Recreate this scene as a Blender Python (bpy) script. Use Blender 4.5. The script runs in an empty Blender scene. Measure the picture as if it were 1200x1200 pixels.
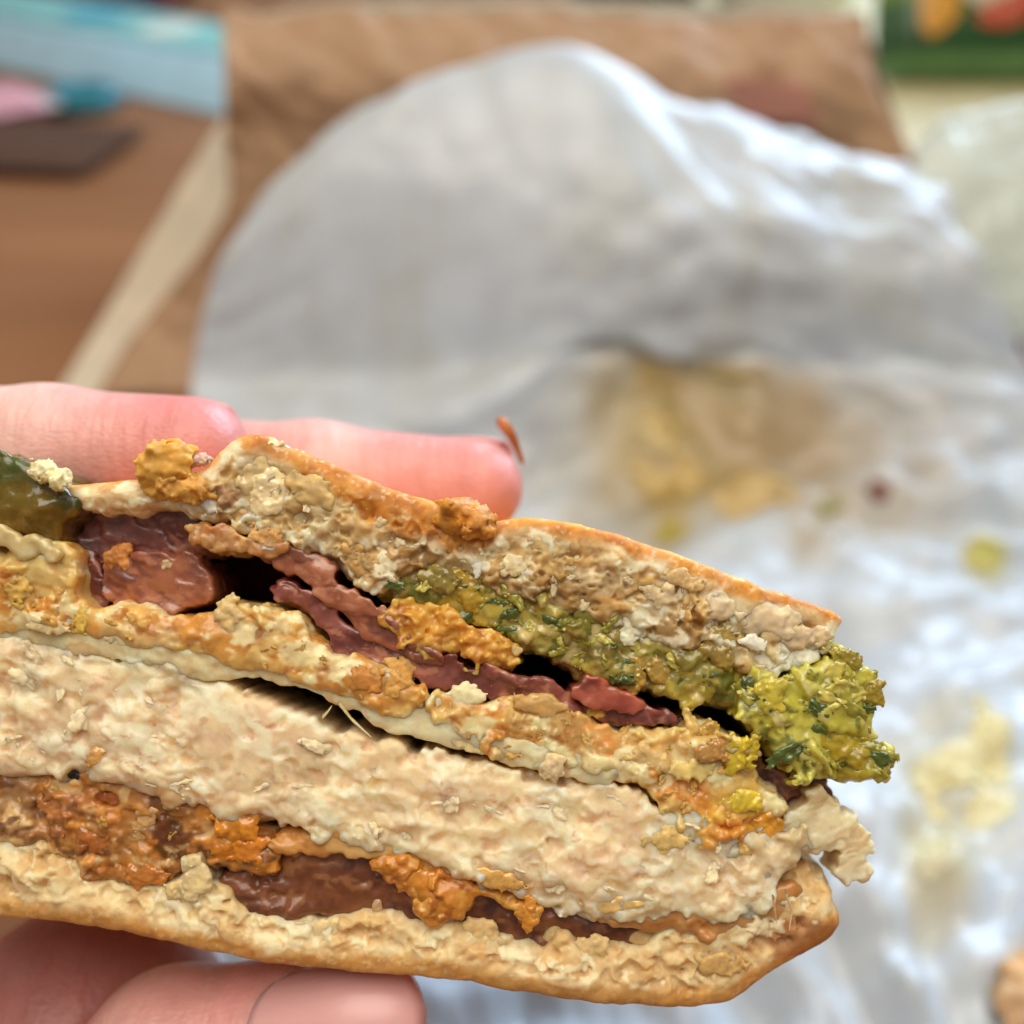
import bpy, math, random
import numpy as np
from mathutils import Vector, Matrix

# ------------------------------------------------------------------ camera, world, lamps, exposure
S = bpy.context.scene
COL = S.collection
F32 = np.float32
CM = 0.01
U = 0.0000833            # metres for one photo pixel at the bitten face (about 10 cm across the frame)
D0 = 1287.0              # distance of the bitten face, in the same units
CAM_H = 0.20             # camera height above the table
PITCH = math.radians(35)

cam_d = bpy.data.cameras.new('camera')
cam = bpy.data.objects.new('camera', cam_d)
COL.objects.link(cam)
cam_d.sensor_width = 36.0
cam_d.lens = 36.0 * D0 / 1200.0
cam_d.clip_start = 0.005
cam_d.clip_end = 50
cam.location = (0, 0, CAM_H)
cam.rotation_euler = (math.pi / 2 - PITCH, 0, 0)
cam_d.dof.use_dof = True
cam_d.dof.focus_distance = (D0 - 8) * U
cam_d.dof.aperture_fstop = 12.5
S.camera = cam

S.view_settings.view_transform = 'Standard'
S.view_settings.look = 'None'
S.view_settings.gamma = 1.0
S.view_settings.exposure = 0.0

w = bpy.data.worlds.new('World')
S.world = w
w.use_nodes = True
# room: pale ceiling above, darker floor below
_wt = w.node_tree
_tc = _wt.nodes.new('ShaderNodeTexCoord')
_sp = _wt.nodes.new('ShaderNodeSeparateXYZ')
_rp = _wt.nodes.new('ShaderNodeValToRGB')
_wt.links.new(_tc.outputs['Generated'], _sp.inputs[0])
_mr = _wt.nodes.new('ShaderNodeMapRange')
_mr.inputs['From Min'].default_value = -0.3
_mr.inputs['From Max'].default_value = 1.0
_wt.links.new(_sp.outputs['Z'], _mr.inputs['Value'])
_wt.links.new(_mr.outputs['Result'], _rp.inputs['Fac'])
_rp.color_ramp.elements[0].color = (0.16, 0.12, 0.09, 1)
_rp.color_ramp.elements[1].color = (1.0, 0.96, 0.90, 1)
_wt.links.new(_rp.outputs['Color'], _wt.nodes['Background'].inputs[0])
_wt.nodes['Background'].inputs[1].default_value = 0.36


def area(name, loc, target, size, sizey, power, color):
    ld = bpy.data.lights.new(name, 'AREA')
    ld.shape = 'RECTANGLE'
    ld.size = size
    ld.size_y = sizey
    ld.energy = power
    ld.color = color
    o = bpy.data.objects.new(name, ld)
    COL.objects.link(o)
    o.location = loc
    o.rotation_euler = (Vector(target) - Vector(loc)).to_track_quat('-Z', 'Y').to_euler()
    return o


area('window_light', (0.95, 1.65, 1.0), (0.05, 0.25, 0.03), 1.3, 1.1, 52, (0.58, 0.77, 1.0))
area('room_fill', (-0.02, -0.02, 1.06), (0.0, 0.12, 0.10), 0.85, 0.85, 10.8, (1.0, 0.92, 0.79))  # added soft overhead fill for the bitten face; no such lamp is seen

S.cycles.max_bounces = 5
S.cycles.diffuse_bounces = 3
S.cycles.adaptive_threshold = 0.02
S.cycles.transmission_bounces = 6
S.cycles.caustics_reflective = False
S.cycles.caustics_refractive = False

CAMM = Matrix.Translation((0, 0, CAM_H)) @ Matrix.Rotation(math.pi / 2 - PITCH, 4, 'X')
CAMR = np.array(CAMM.to_3x3())


def ray(px, py):
    d = CAMR @ np.array([(px - 600) / D0, (600 - py) / D0, -1.0])
    return d


def at(px, py, Y):
    """point along a photo direction whose forward distance is Y metres"""
    d = ray(px, py)
    return np.array([0, 0, CAM_H]) + d * (Y / d[1])


def on_table(px, py, z=0.0):
    d = ray(px, py)
    return np.array([0, 0, CAM_H]) + d * ((z - CAM_H) / d[2])


# ------------------------------------------------------------------ helpers: colour, noise, implicit surfaces
GAIN = 1.0
RELIEF = 0.66


def lin(c):
    c = np.asarray(c, float) / 255.0
    return np.where(c <= 0.04045, c / 12.92, ((c + 0.055) / 1.055) ** 2.4)


RT = np.random.RandomState(7).rand(64, 64, 64).astype(F32) * 2 - 1
R2 = np.random.RandomState(11).rand(128, 128, 4).astype(F32)


def _fade(t):
    return t * t * t * (t * (t * 6 - 15) + 10)


def _lat2(X, Y, k, sx, sy):
    ix = np.floor(X).astype(np.int32)
    iy = np.floor(Y).astype(np.int32)
    fx = _fade(X - ix).astype(F32)
    fy = _fade(Y - iy).astype(F32)
    T = RT[:, :, k & 63]
    a = T[(ix + sx) & 63, (iy + sy) & 63]
    b = T[(ix + 1 + sx) & 63, (iy + sy) & 63]
    c = T[(ix + sx) & 63, (iy + 1 + sy) & 63]
    d = T[(ix + 1 + sx) & 63, (iy + 1 + sy) & 63]
    return (a + (b - a) * fx) * (1 - fy) + (c + (d - c) * fx) * fy


def noise3(X, Y, zc, cell, seed, ang=0.0, aniso=1.0):
    """value noise on a grid: X, Y are 2D arrays, zc a 1D axis"""
    ca, sa = math.cos(ang), math.sin(ang)
    Xr = (X * ca + Y * sa) / (cell * aniso)
    Yr = (-X * sa + Y * ca) / cell
    z = zc / cell
    k0 = int(math.floor(z.min()))
    k1 = int(math.floor(z.max())) + 1
    K = k1 - k0 + 1
    W = np.zeros((K, len(zc)), F32)
    iz = np.floor(z).astype(int)
    fz = _fade(z - iz)
    W[iz - k0, np.arange(len(zc))] += (1 - fz)
    W[iz - k0 + 1, np.arange(len(zc))] += fz
    L = np.stack([_lat2(Xr, Yr, k + seed * 7, seed * 13, seed * 29) for k in range(k0, k1 + 1)], -1)
    return (L.reshape(-1, K) @ W).reshape(X.shape + (len(zc),))


def pnoise(P, cell, seed=0):
    """value noise at points (N,3)"""
    q = P / cell
    i = np.floor(q).astype(np.int32)
    f = _fade(q - i)
    r = 0
    for a in (0, 1):
        for b in (0, 1):
            for c in (0, 1):
                wt = (f[:, 0] if a else 1 - f[:, 0]) * (f[:, 1] if b else 1 - f[:, 1]) * (f[:, 2] if c else 1 - f[:, 2])
                r = r + wt * RT[(i[:, 0] + a + seed * 13) & 63, (i[:, 1] + b + seed * 29) & 63, (i[:, 2] + c + seed * 7) & 63]
    return r


def worley(X, Y, cell, seed=0, ang=0.0, aniso=1.0):
    ca, sa = math.cos(ang), math.sin(ang)
    x = (X * ca + Y * sa) / (cell * aniso)
    y = (-X * sa + Y * ca) / cell
    ix = np.floor(x).astype(np.int32)
    iy = np.floor(y).astype(np.int32)
    best = np.full(X.shape, 9.0, F32)
    sec = np.full(X.shape, 9.0, F32)
    val = np.zeros(X.shape, F32)
    for a in (-1, 0, 1):
        for b in (-1, 0, 1):
            r = R2[(ix + a + seed * 17) & 127, (iy + b + seed * 5) & 127]
            d = np.hypot(ix + a + r[..., 0] - x, iy + b + r[..., 1] - y)
            m = d < best
            sec = np.where(m, best, np.minimum(sec, d))
            val = np.where(m, r[..., 2], val)
            best = np.where(m, d, best)
    return best, sec, val


def poly_sdf(X, Y, poly):
    p = np.asarray(poly, float)
    q = np.roll(p, -1, 0)
    best = np.full(X.shape, 1e9)
    inside = np.zeros(X.shape, bool)
    for (ax, ay), (bx, by) in zip(p, q):
        dx, dy = bx - ax, by - ay
        t = np.clip(((X - ax) * dx + (Y - ay) * dy) / (dx * dx + dy * dy + 1e-9), 0, 1)
        best = np.minimum(best, (X - ax - t * dx) ** 2 + (Y - ay - t * dy) ** 2)
        c = ((ay > Y) != (by > Y)) & (X < (bx - ax) * (Y - ay) / (by - ay + 1e-12) + ax)
        inside ^= c
    d = np.sqrt(best)
    return np.where(inside, -d, d).astype(F32)


def smooth_poly(p, it=2):
    p = np.asarray(p, float)
    for _ in range(it):
        q = np.roll(p, -1, 0)
        p = np.stack([p * .75 + q * .25, p * .25 + q * .75], 1).reshape(-1, 2)
    return p


def surface_net(f, xs, ys, zs):
    """zero level of f (negative inside) on a rectilinear grid -> verts, quads"""
    s = f < 0
    c = np.zeros(tuple(n - 1 for n in f.shape), np.uint8)
    for a in (0, 1):
        for b in (0, 1):
            for d in (0, 1):
                c += s[a:a + c.shape[0], b:b + c.shape[1], d:d + c.shape[2]]
    act = (c > 0) & (c < 8)
    I = np.argwhere(act)
    ids = np.full(c.shape, -1, np.int32)
    ids[act] = np.arange(len(I))
    ax = [np.asarray(xs, F32), np.asarray(ys, F32), np.asarray(zs, F32)]
    acc = np.zeros((len(I), 3), F32)
    n = np.zeros(len(I), F32)
    for axis in range(3):
        o1, o2 = [a for a in range(3) if a != axis]
        for u in (0, 1):
            for v in (0, 1):
                A = I.copy()
                A[:, o1] += u
                A[:, o2] += v
                B = A.copy()
                B[:, axis] += 1
                fa = f[A[:, 0], A[:, 1], A[:, 2]]
                fb = f[B[:, 0], B[:, 1], B[:, 2]]
                m = (fa < 0) != (fb < 0)
                t = np.where(m, fa / np.where(m, fa - fb, 1), 0)
                p = np.stack([ax[k][A[:, k]] for k in range(3)], 1)
                p[:, axis] += t * (ax[axis][B[:, axis]] - ax[axis][A[:, axis]])
                acc += p * m[:, None]
                n += m
    V = acc / n[:, None]
    Q = []
    for axis in range(3):
        o1, o2 = [(1, 2), (2, 0), (0, 1)][axis]
        sl0 = [slice(None)] * 3
        sl1 = [slice(None)] * 3
        sl0[axis] = slice(0, -1)
        sl1[axis] = slice(1, None)
        a, b = s[tuple(sl0)], s[tuple(sl1)]
        E = np.argwhere(a != b)
        ok = (E[:, o1] > 0) & (E[:, o2] > 0) & (E[:, o1] < f.shape[o1] - 1) & (E[:, o2] < f.shape[o2] - 1)
        E = E[ok]
        ins = a[E[:, 0], E[:, 1], E[:, 2]]
        q = []
        for u, v in ((1, 1), (0, 1), (0, 0), (1, 0)):
            C = E.copy()
            C[:, o1] -= u
            C[:, o2] -= v
            q.append(ids[C[:, 0], C[:, 1], C[:, 2]])
        q = np.stack(q, 1)
        q[~ins] = q[~ins][:, ::-1]
        Q.append(q)
    return V, np.concatenate(Q)


def mesh_from(name, V, Q, col=None, smooth=True):
    me = bpy.data.meshes.new(name)
    V = np.asarray(V, F32)
    Q = np.asarray(Q, np.int32)
    k = Q.shape[1]
    me.vertices.add(len(V))
    me.vertices.foreach_set('co', V.ravel())
    me.loops.add(Q.size)
    me.loops.foreach_set('vertex_index', Q.ravel())
    me.polygons.add(len(Q))
    me.polygons.foreach_set('loop_start', np.arange(0, Q.size, k, dtype=np.int32))
    me.polygons.foreach_set('use_smooth', np.full(len(Q), smooth))
    me.update(calc_edges=True)
    if col is not None:
        at_ = me.attributes.new('Col', 'FLOAT_COLOR', 'POINT')
        rgba = np.ones((len(V), 4), F32)
        rgba[:, :3] = np.clip(col, 0, 1)
        at_.data.foreach_set('color', rgba.ravel())
    return me


def obj(name, me, mat, parent=None):
    o = bpy.data.objects.new(name, me)
    COL.objects.link(o)
    if mat is not None and len(me.materials) == 0:
        me.materials.append(mat)
    if parent is not None:
        o.parent = parent
    return o


def tag(o, label, cat, group=None):
    o['label'] = label
    o['category'] = cat
    if group:
        o['group'] = group
    return o


def empty(name, loc=(0, 0, 0), rot=(0, 0, 0)):
    o = bpy.data.objects.new(name, None)
    o.empty_display_size = 0.01
    COL.objects.link(o)
    o.location = loc
    o.rotation_euler = rot
    return o


# ------------------------------------------------------------------ materials
def nt_new(name):
    m = bpy.data.materials.new(name)
    m.use_nodes = True
    nt = m.node_tree
    return m, nt, nt.nodes['Principled BSDF']


def link(nt, a, b):
    nt.links.new(a, b)


def tex_coord(nt, scale):
    tc = nt.nodes.new('ShaderNodeTexCoord')
    mp = nt.nodes.new('ShaderNodeMapping')
    mp.inputs['Scale'].default_value = scale if hasattr(scale, '__len__') else (scale,) * 3
    link(nt, tc.outputs['Object'], mp.inputs['Vector'])
    return mp.outputs['Vector']


def add_bump(nt, bsdf, specs, strength=0.5):
    prev = None
    for scale, dist in specs:
        n = nt.nodes.new('ShaderNodeTexNoise')
        n.inputs['Scale'].default_value = 1.0
        n.inputs['Detail'].default_value = 2
        link(nt, tex_coord(nt, scale), n.inputs['Vector'])
        b = nt.nodes.new('ShaderNodeBump')
        b.inputs['Strength'].default_value = strength
        b.inputs['Distance'].default_value = dist
        link(nt, n.outputs['Fac'], b.inputs['Height'])
        if prev:
            link(nt, prev, b.inputs['Normal'])
        prev = b.outputs['Normal']
    link(nt, prev, bsdf.inputs['Normal'])


def mottled(nt, color_socket, scale, lo, hi):
    """multiply a colour by a noise between lo and hi (texture of the stuff itself)"""
    n = nt.nodes.new('ShaderNodeTexNoise')
    n.inputs['Scale'].default_value = 1.0
    n.inputs['Detail'].default_value = 2
    link(nt, tex_coord(nt, scale), n.inputs['Vector'])
    r = nt.nodes.new('ShaderNodeMapRange')
    r.inputs['From Min'].default_value = 0.3
    r.inputs['From Max'].default_value = 0.7
    r.inputs['To Min'].default_value = lo
    r.inputs['To Max'].default_value = hi
    link(nt, n.outputs['Fac'], r.inputs['Value'])
    mx = nt.nodes.new('ShaderNodeMix')
    mx.data_type = 'RGBA'
    mx.blend_type = 'MULTIPLY'
    mx.inputs['Factor'].default_value = 1
    link(nt, color_socket, mx.inputs[6])
    link(nt, r.outputs['Result'], mx.inputs[7])
    return mx.outputs[2]


def food_mat(name, rough=0.5, sss=0.3, coat=0.0, bump=((1500, 0.00018),), bs=0.45, spec=0.5,
             radius=(1.0, 0.82, 0.62), scale=0.0012, mott=(700, 0.88, 1.10), fibre=False):
    m, nt, b = nt_new(name)
    a = nt.nodes.new('ShaderNodeAttribute')
    a.attribute_name = 'Col'
    link(nt, mottled(nt, a.outputs['Color'], *mott), b.inputs['Base Color'])
    b.inputs['Roughness'].default_value = rough
    b.inputs['Specular IOR Level'].default_value = spec
    b.inputs['Subsurface Weight'].default_value = sss
    b.inputs['Subsurface Radius'].default_value = radius
    b.inputs['Subsurface Scale'].default_value = scale
    b.inputs['Coat Weight'].default_value = coat
    b.inputs['Coat Roughness'].default_value = 0.12
    add_bump(nt, b, bump, bs)
    if fibre:
        for nd in nt.nodes:
            if nd.type == 'MAPPING' and nd.outputs[0].links and nd.outputs[0].links[0].to_node.outputs[0].links[0].to_node.type == 'BUMP':
                nd.vector_type = 'POINT'
                nd.inputs['Rotation'].default_value = (0, 0, 0.33)
                nd.inputs['Scale'].default_value = (500, 2400, 1500)
    return m


M = {}
M['bread'] = food_mat('bread_crumb_and_crust', 0.55, 0.85, spec=0.3, scale=0.0020)
M['chicken'] = food_mat('cooked_chicken', 0.42, 1.0, spec=0.4, scale=0.0028)
M['bacon'] = food_mat('bacon', 0.28, 0.6, coat=0.4, scale=0.0020)
M['relish'] = food_mat('green_relish', 0.24, 0.75, coat=0.35, scale=0.0020)
M['batter'] = food_mat('fried_batter', 0.34, 0.85, coat=0.2, scale=0.0020)
M['sauce'] = food_mat('brown_sauce', 0.34, 0.55, coat=0.15, scale=0.0016)
M['bits'] = food_mat('loose_crumbs', 0.45, 0.5, spec=0.35, scale=0.0012)
M['wet_bits'] = food_mat('wet_crumbs', 0.2, 0.35, coat=0.6, scale=0.0008)
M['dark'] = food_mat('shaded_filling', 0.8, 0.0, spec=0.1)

# ------------------------------------------------------------------ the sandwich: solids grown from their cross-sections
# local frame: x right, y up, z out of the bitten face, photo pixels * U; px() moves the origin to the centre
rng = random.Random(5)
SAND = empty('bitten_sandwich')
SAND.matrix_world = CAMM @ Matrix.Translation((0, 0, -D0 * U))
ZM = np.full((600, 600), -400.0, F32)     # front height of the bitten face, 2 px cells


def blobcolor(P, base, blobs, n1):
    """P in photo pixels; blobs = (cx, cy, rx, ry, rgb[, weight])"""
    col = np.tile(lin(base), (len(P), 1))
    for i, bl in enumerate(blobs):
        cx, cy, rx, ry, c = bl[:5]
        wt = bl[5] if len(bl) > 5 else 1.0
        d = np.hypot((P[:, 0] - cx) / rx, (P[:, 1] - cy) / ry)
        d = d + n1 * 0.35
        m = np.clip((1.15 - d) / 0.35, 0, 1) * wt
        col = col * (1 - m[:, None]) + lin(c) * m[:, None]
    return col


def zfront_curve(X):
    return -0.00012 * (X - 430) ** 2


def layer(name, poly, zf, mat, base, blobs=(), depth=700, h=2.2, edge=14, bulge=0, amp=((26, 8), (11, 5), (5.5, 2.5)),
          ang=0.0, aniso=1.0, chunk=None, sm=12, colfn=None, fine=70, shear=0.09, seed=None, hue=None, kids=None,
          wob=7, parent=None, curve=True, rough_edge=1.0, calm=None, tint=None, patch=(55, .35, 1.25), spots=(), grow=1.5, pores=()):
    seed = rng.randint(1, 60) if seed is None else seed
    p = smooth_poly(poly, 2)
    x0, y0 = p.min(0) - 16
    x1, y1 = p.max(0) + 16
    xs = np.arange(x0, x1, h, dtype=F32)
    ys = np.arange(y0, y1, h, dtype=F32)
    zt = zf + bulge + 34
    zz = list(np.arange(zt, zf - fine, -h))
    st = h
    while zz[-1] > -depth:
        st *= 1.35
        zz.append(zz[-1] - min(st, 90))
    zz.append(zz[-1] - 40)
    zs = np.array(zz[::-1], F32)
    X, Y = np.meshgrid(xs, ys, indexing='ij')
    rmask = patch[1] + (patch[2] - patch[1]) * np.clip(.5 + 1.1 * noise3(X, Y, np.array([1.0]), patch[0], seed + 11)[..., 0], 0, 1)
    if calm is not None:
        cl_ = np.interp(X, [c[0] for c in calm], [c[1] for c in calm])
        rough_edge = np.clip((np.abs(Y - cl_) - 6) / 34, 0.24, 1)
        rmask = rmask * rough_edge
    Xw = X + wob * noise3(X, Y, np.array([3.0]), 22, seed)[..., 0] * rough_edge
    Yw = Y + wob * noise3(X, Y, np.array([9.0]), 22, seed + 1)[..., 0] * rough_edge
    fw = wob * .45 * rough_edge
    Xw = Xw + fw * noise3(X, Y, np.array([15.0]), 8, seed + 2)[..., 0]
    Yw = Yw + fw * noise3(X, Y, np.array([21.0]), 8, seed + 3)[..., 0]
    d2 = poly_sdf(Xw, Yw, p) - grow
    sm = sm * .55
    zfr = np.full(X.shape, float(zf), F32)
    if curve:
        zfr = zfr + zfront_curve(X)
    if bulge:
        zfr = zfr + bulge * (1 - np.exp(np.minimum(d2, 0) / 18))
    if chunk:
        for cell, ha, dome, cang, can in chunk:
            ha, dome = ha * .75, dome * .6
            wx = X + 0.55 * cell * noise3(X, Y, np.array([5.0]), cell * .7, seed + 3)[..., 0]
            wy = Y + 0.55 * cell * noise3(X, Y, np.array([7.0]), cell * .7, seed + 4)[..., 0]
            F1, F2, v = worley(wx, wy, cell, seed, cang, can)
            zfr = zfr + (ha * (v - 0.5) * np.clip((F2 - F1) * 4, 0, 1) + dome * (np.clip((F2 - F1) * 1.6, 0, 1) ** .6 - 0.7)) * np.clip(rmask, 0, 1)
    for cell, dep in pores:
        wx = X + .5 * cell * noise3(X, Y, np.array([5.0]), cell * .6, seed + 13)[..., 0]
        wy = Y + .5 * cell * noise3(X, Y, np.array([7.0]), cell * .6, seed + 14)[..., 0]
        F1, F2, v = worley(wx, wy, cell, seed + 6, ang, 1.3)
        pit = np.clip(1 - F1 / (.22 + .34 * v), 0, 1) ** .6 * (v > .4)
        zfr = zfr - dep * pit * (np.clip(rough_edge * 2 - .8, 0, 1) if calm is not None else 1)
    A = d2[..., None]
    B = zs[None, None, :] - zfr[..., None]
    f = 0.5 * (A + B + np.sqrt((A - B) ** 2 + sm * sm)) - 0.25 * sm
    fade = np.clip((zs - (zf - 160)) / 90, 0.0, 1).astype(F32)
    for i, (cell, a) in enumerate(amp):
        a = a * (RELIEF if cell < 20 else .85)
        zc = np.where(zs < zf - 220, zf - 220, zs)
        f = f + (a * rmask)[..., None] * noise3(X, Y, zc, cell, seed + 5 + i, ang, aniso) * fade
    f = np.maximum(f, -depth - zs[None, None, :])
    f = f.astype(F32)
    # height map update
    neg = f < 0
    any_ = neg.any(2)
    top = zs[(f.shape[2] - 1) - np.argmax(neg[:, :, ::-1], 2)]
    gx = np.clip((X / 2).astype(int), 0, 599)
    gy = np.clip((Y / 2).astype(int), 0, 599)
    np.maximum.at(ZM, (gx[any_], gy[any_]), top[any_])
    V, Q = surface_net(f, xs, ys, zs)
    n1 = pnoise(V, 24, seed) + 0.6 * pnoise(V, 9, seed + 2)
    if colfn is not None:
        col = colfn(V, p, n1)
        if blobs:
            base_col = col
            col = base_col.copy()
            for bl in blobs:
                cx, cy, rx, ry, c = bl[:5]
                wt = bl[5] if len(bl) > 5 else 1.0
                d = np.hypot((V[:, 0] - cx) / rx, (V[:, 1] - cy) / ry) + n1 * 0.35
                m = (np.clip((1.15 - d) / 0.35, 0, 1) * wt)[:, None]
                col = col * (1 - m) + lin(c) * m
    else:
        col = blobcolor(V, base, blobs, n1)
    if hue is not None:
        m = np.clip(0.5 + 0.9 * pnoise(V, 17, seed + 9) + 0.5 * pnoise(V, 7, seed + 8), 0, 1)[:, None] * hue[1]
        col = col * (1 - m) + lin(hue[0]) * m
    if tint is not None:
        for rgb_, cell_, k_ in tint:
            wx = V[:, 0] + .6 * cell_ * pnoise(V, cell_ * .8, 5)
            wy = V[:, 1] + .6 * cell_ * pnoise(V, cell_ * .8, 6)
            F1, F2, v_ = worley(wx, wy, cell_, seed + 2, .3, 1.5)
            m = (np.clip((v_ - .55) * 4, 0, 1) * np.clip((F2 - F1) * 5, 0, 1) * k_)[:, None]
            col = col * (1 - m) + lin(rgb_) * m
    for k_s, (rgb_, cell_, th_, st_) in enumerate(spots):
        Vs = V * np.array([1, 1, .6])
        wv = V + 5 * np.stack([pnoise(Vs, 14, 31 + k_s), pnoise(Vs, 14, 33 + k_s), 0 * V[:, 0]], 1)
        cs_, sn_ = math.cos(ang), math.sin(ang)
        wr = np.stack([(wv[:, 0] * cs_ + wv[:, 1] * sn_) / (max(1.5, aniso) if ang else 1.0), -wv[:, 0] * sn_ + wv[:, 1] * cs_, wv[:, 2] * .6], 1)
        nn_ = pnoise(wr, cell_, seed + 40 + k_s) + .6 * pnoise(wr, cell_ * .45, seed + 41 + k_s) + .35 * pnoise(wr, cell_ * .2, seed + 42 + k_s)
        m = (np.clip((nn_ - th_) / .26, 0, 1) * st_ * (1 - .9 * colfn.crust if colfn is not None else 1))[:, None]
        col = col * (1 - m) + lin(rgb_) * m
    col = col * GAIN
    P = V.copy()
    P[:, 0] = (V[:, 0] - 600) * U
    dz = np.maximum(0, zf - V[:, 2])
    P[:, 1] = (600 - V[:, 1] - shear * dz) * U
    P[:, 2] = V[:, 2] * U
    Q = Q[:, ::-1]       # y was flipped
    me = mesh_from(name, P, Q, col)
    o = obj(name, me, mat, parent or SAND)
    return o


def front_z(px, py):
    return float(ZM[int(np.clip(px / 2, 0, 599)), int(np.clip(py / 2, 0, 599))])


def lump(name, cx, cy, rx, ry, rgb, mat, parent, rz=None, z=None, rot=0.0, rag=0.36, cell=None, tip=None, h=None, seed=None,
         sink=0.6):
    """a ragged crumb: noisy ellipsoid sitting on the bitten face"""
    seed = rng.randint(1, 60) if seed is None else seed
    rz = rz or 0.36 * min(rx, ry)
    R = max(rx, ry)
    h = h or max(1.1, R / 16)
    g = np.arange(-1.5 * R, 1.5 * R, h, dtype=F32)
    gz = np.arange(-1.6 * rz, 1.6 * rz, h, dtype=F32)
    X, Y = np.meshgrid(g, g, indexing='ij')
    ca, sa = math.cos(rot), math.sin(rot)
    xr = (X * ca + Y * sa) / rx
    yr = (-X * sa + Y * ca) / ry
    d = np.sqrt(xr[..., None] ** 2 + yr[..., None] ** 2 + (gz / rz)[None, None, :] ** 2) - 1
    cell = cell or max(5.0, 0.75 * min(rx, ry))
    ox = seed * 31.7
    f = d + rag * noise3(X + ox, Y, gz, cell, seed) + rag * .55 * noise3(X + ox, Y, gz, cell * .45, seed + 1) \
        + rag * .3 * noise3(X + ox, Y, gz, cell * .22, seed + 2)
    edge_ = np.maximum(np.abs(X), np.abs(Y)) > 1.5 * R - 2 * h
    f[edge_] = 1
    f[:, :, 0] = f[:, :, -1] = 1
    V, Q = surface_net(f.astype(F32), g, g, gz)
    if z is None:
        z = front_z(cx, cy) - sink * rz + 2
    n1 = pnoise(V + 50, cell * .8, seed)
    n2 = pnoise(V + 90, cell * .35, seed + 3)
    col = np.clip(lin(rgb)[None, :] * (1 + 0.22 * n1[:, None] + .14 * n2[:, None] + np.array([0, -.03, -.12]) * n1[:, None]), 0, 1) * GAIN
    P = np.stack([V[:, 0] * U, -V[:, 1] * U, V[:, 2] * U], 1)
    me = mesh_from(name, P, Q[:, ::-1], col)
    o = obj(name, me, mat, parent)
    o.location = ((cx - 600) * U, (600 - cy) * U, z * U)
    return o


def crust_fn(topline, crust, crumb, wet, band, side=1):
    tx = np.array([a for a, b, c in topline], float)
    ty = np.array([b for a, b, c in topline], float)
    tb = np.array([c for a, b, c in topline], float)

    def fn(V, p, n1):
        d = (V[:, 1] - np.interp(V[:, 0], tx, ty)) * side      # depth below the crust line
        bw = np.interp(V[:, 0], tx, tb)
        back = np.clip((-V[:, 2] - 70) / 60, 0, 1)
        t = np.clip((bw + 7 * n1 - d) / 12, 0, 1)
        wn = np.clip(0.6 + 0.9 * pnoise(V, 34, 3) + 0.4 * pnoise(V, 12, 4), 0, 1)[:, None] * 0.9
        c = lin(crumb) * (1 - wn) + lin(wet) * wn
        cr = lin(crust[0]) + (lin(crust[1]) - lin(crust[0])) * np.clip(0.45 + 0.9 * pnoise(V, 34, 6) + .6 * pnoise(V, 12, 8) + .5 * pnoise(V, 5, 9), 0, 1)[:, None]
        fl = np.clip((pnoise(V, 6, 12) + .6 * pnoise(V, 3, 13) - .55) / .3, 0, 1)[:, None] * .5
        cr = cr * (1 - fl) + lin(crumb) * fl
        fn.crust = t
        return c * (1 - t[:, None]) + cr * t[:, None]
    return fn


# --- filling mass behind the bitten face; its dark colour puts shade in the gaps
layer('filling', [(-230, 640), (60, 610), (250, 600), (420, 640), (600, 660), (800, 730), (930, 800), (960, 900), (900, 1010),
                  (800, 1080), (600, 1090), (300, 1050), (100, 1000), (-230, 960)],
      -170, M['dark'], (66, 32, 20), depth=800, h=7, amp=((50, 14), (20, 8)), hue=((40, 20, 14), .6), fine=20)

# --- top bread
TOP = [(-230, 575), (60, 568), (150, 562), (235, 556), (256, 530), (272, 511), (300, 509), (350, 530), (400, 548), (450, 574), (490, 584),
       (535, 598), (575, 614), (620, 606), (680, 615), (760, 637), (830, 662), (900, 690), (960, 707), (1001, 722), (994, 742),
       (968, 768), (940, 790), (895, 792), (850, 775), (800, 765), (740, 740), (690, 725), (640, 705), (585, 690), (540, 665), (490, 660),
       (455, 690), (420, 690), (385, 650), (330, 640), (290, 632), (255, 608), (200, 597), (80, 597), (-230, 600)]
TOPL = [(-230, 575), (235, 556), (256, 530), (272, 511), (300, 509), (350, 530), (400, 548), (450, 574), (490, 584), (535, 598), (575, 612), (620, 606), (680, 615), (760, 637), (830, 662), (900, 690), (960, 707), (1001, 722)]
topfn = crust_fn([(-230, 575, 14), (235, 556, 14), (250, 545, 10), (272, 511, 16), (300, 509, 26), (350, 530, 26), (400, 548, 48), (480, 582, 58),
                  (530, 598, 52), (570, 614, 40), (590, 610, 16), (680, 615, 20), (760, 637, 24), (900, 690, 22), (1000, 722, 14)],
                 ((224, 160, 72), (196, 126, 50)), (246, 226, 182), (208, 170, 108), 30)
top_bread = layer('top_bread', TOP, 0, M['bread'], None, colfn=topfn, depth=820, bulge=6, sm=16,
                  amp=((40, 6), (17, 5), (8, 3), (4.5, 1.2)), chunk=((34, 13, 4, 0.3, 1.3), (15, 6, 3, 0, 1)), calm=TOPL, ang=.3, pores=((24, 10), (12, 7)),
                  spots=(((190, 148, 84), 30, .35, .55), ((253, 241, 208), 20, .1, .9), ((214, 168, 100), 14, .45, .6)),
                  blobs=((470, 655, 60, 26, (152, 112, 60), .8), (650, 690, 90, 24, (160, 122, 68), .75), (760, 742, 90, 22, (158, 122, 66), .8),
                         (300, 590, 34, 34, (214, 182, 128), .7), (940, 745, 40, 20, (206, 178, 132), .8), (255, 585, 24, 16, (150, 96, 60), .7)))
top_bread['label'] = 'golden crusted top bread with torn crumb'

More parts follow.
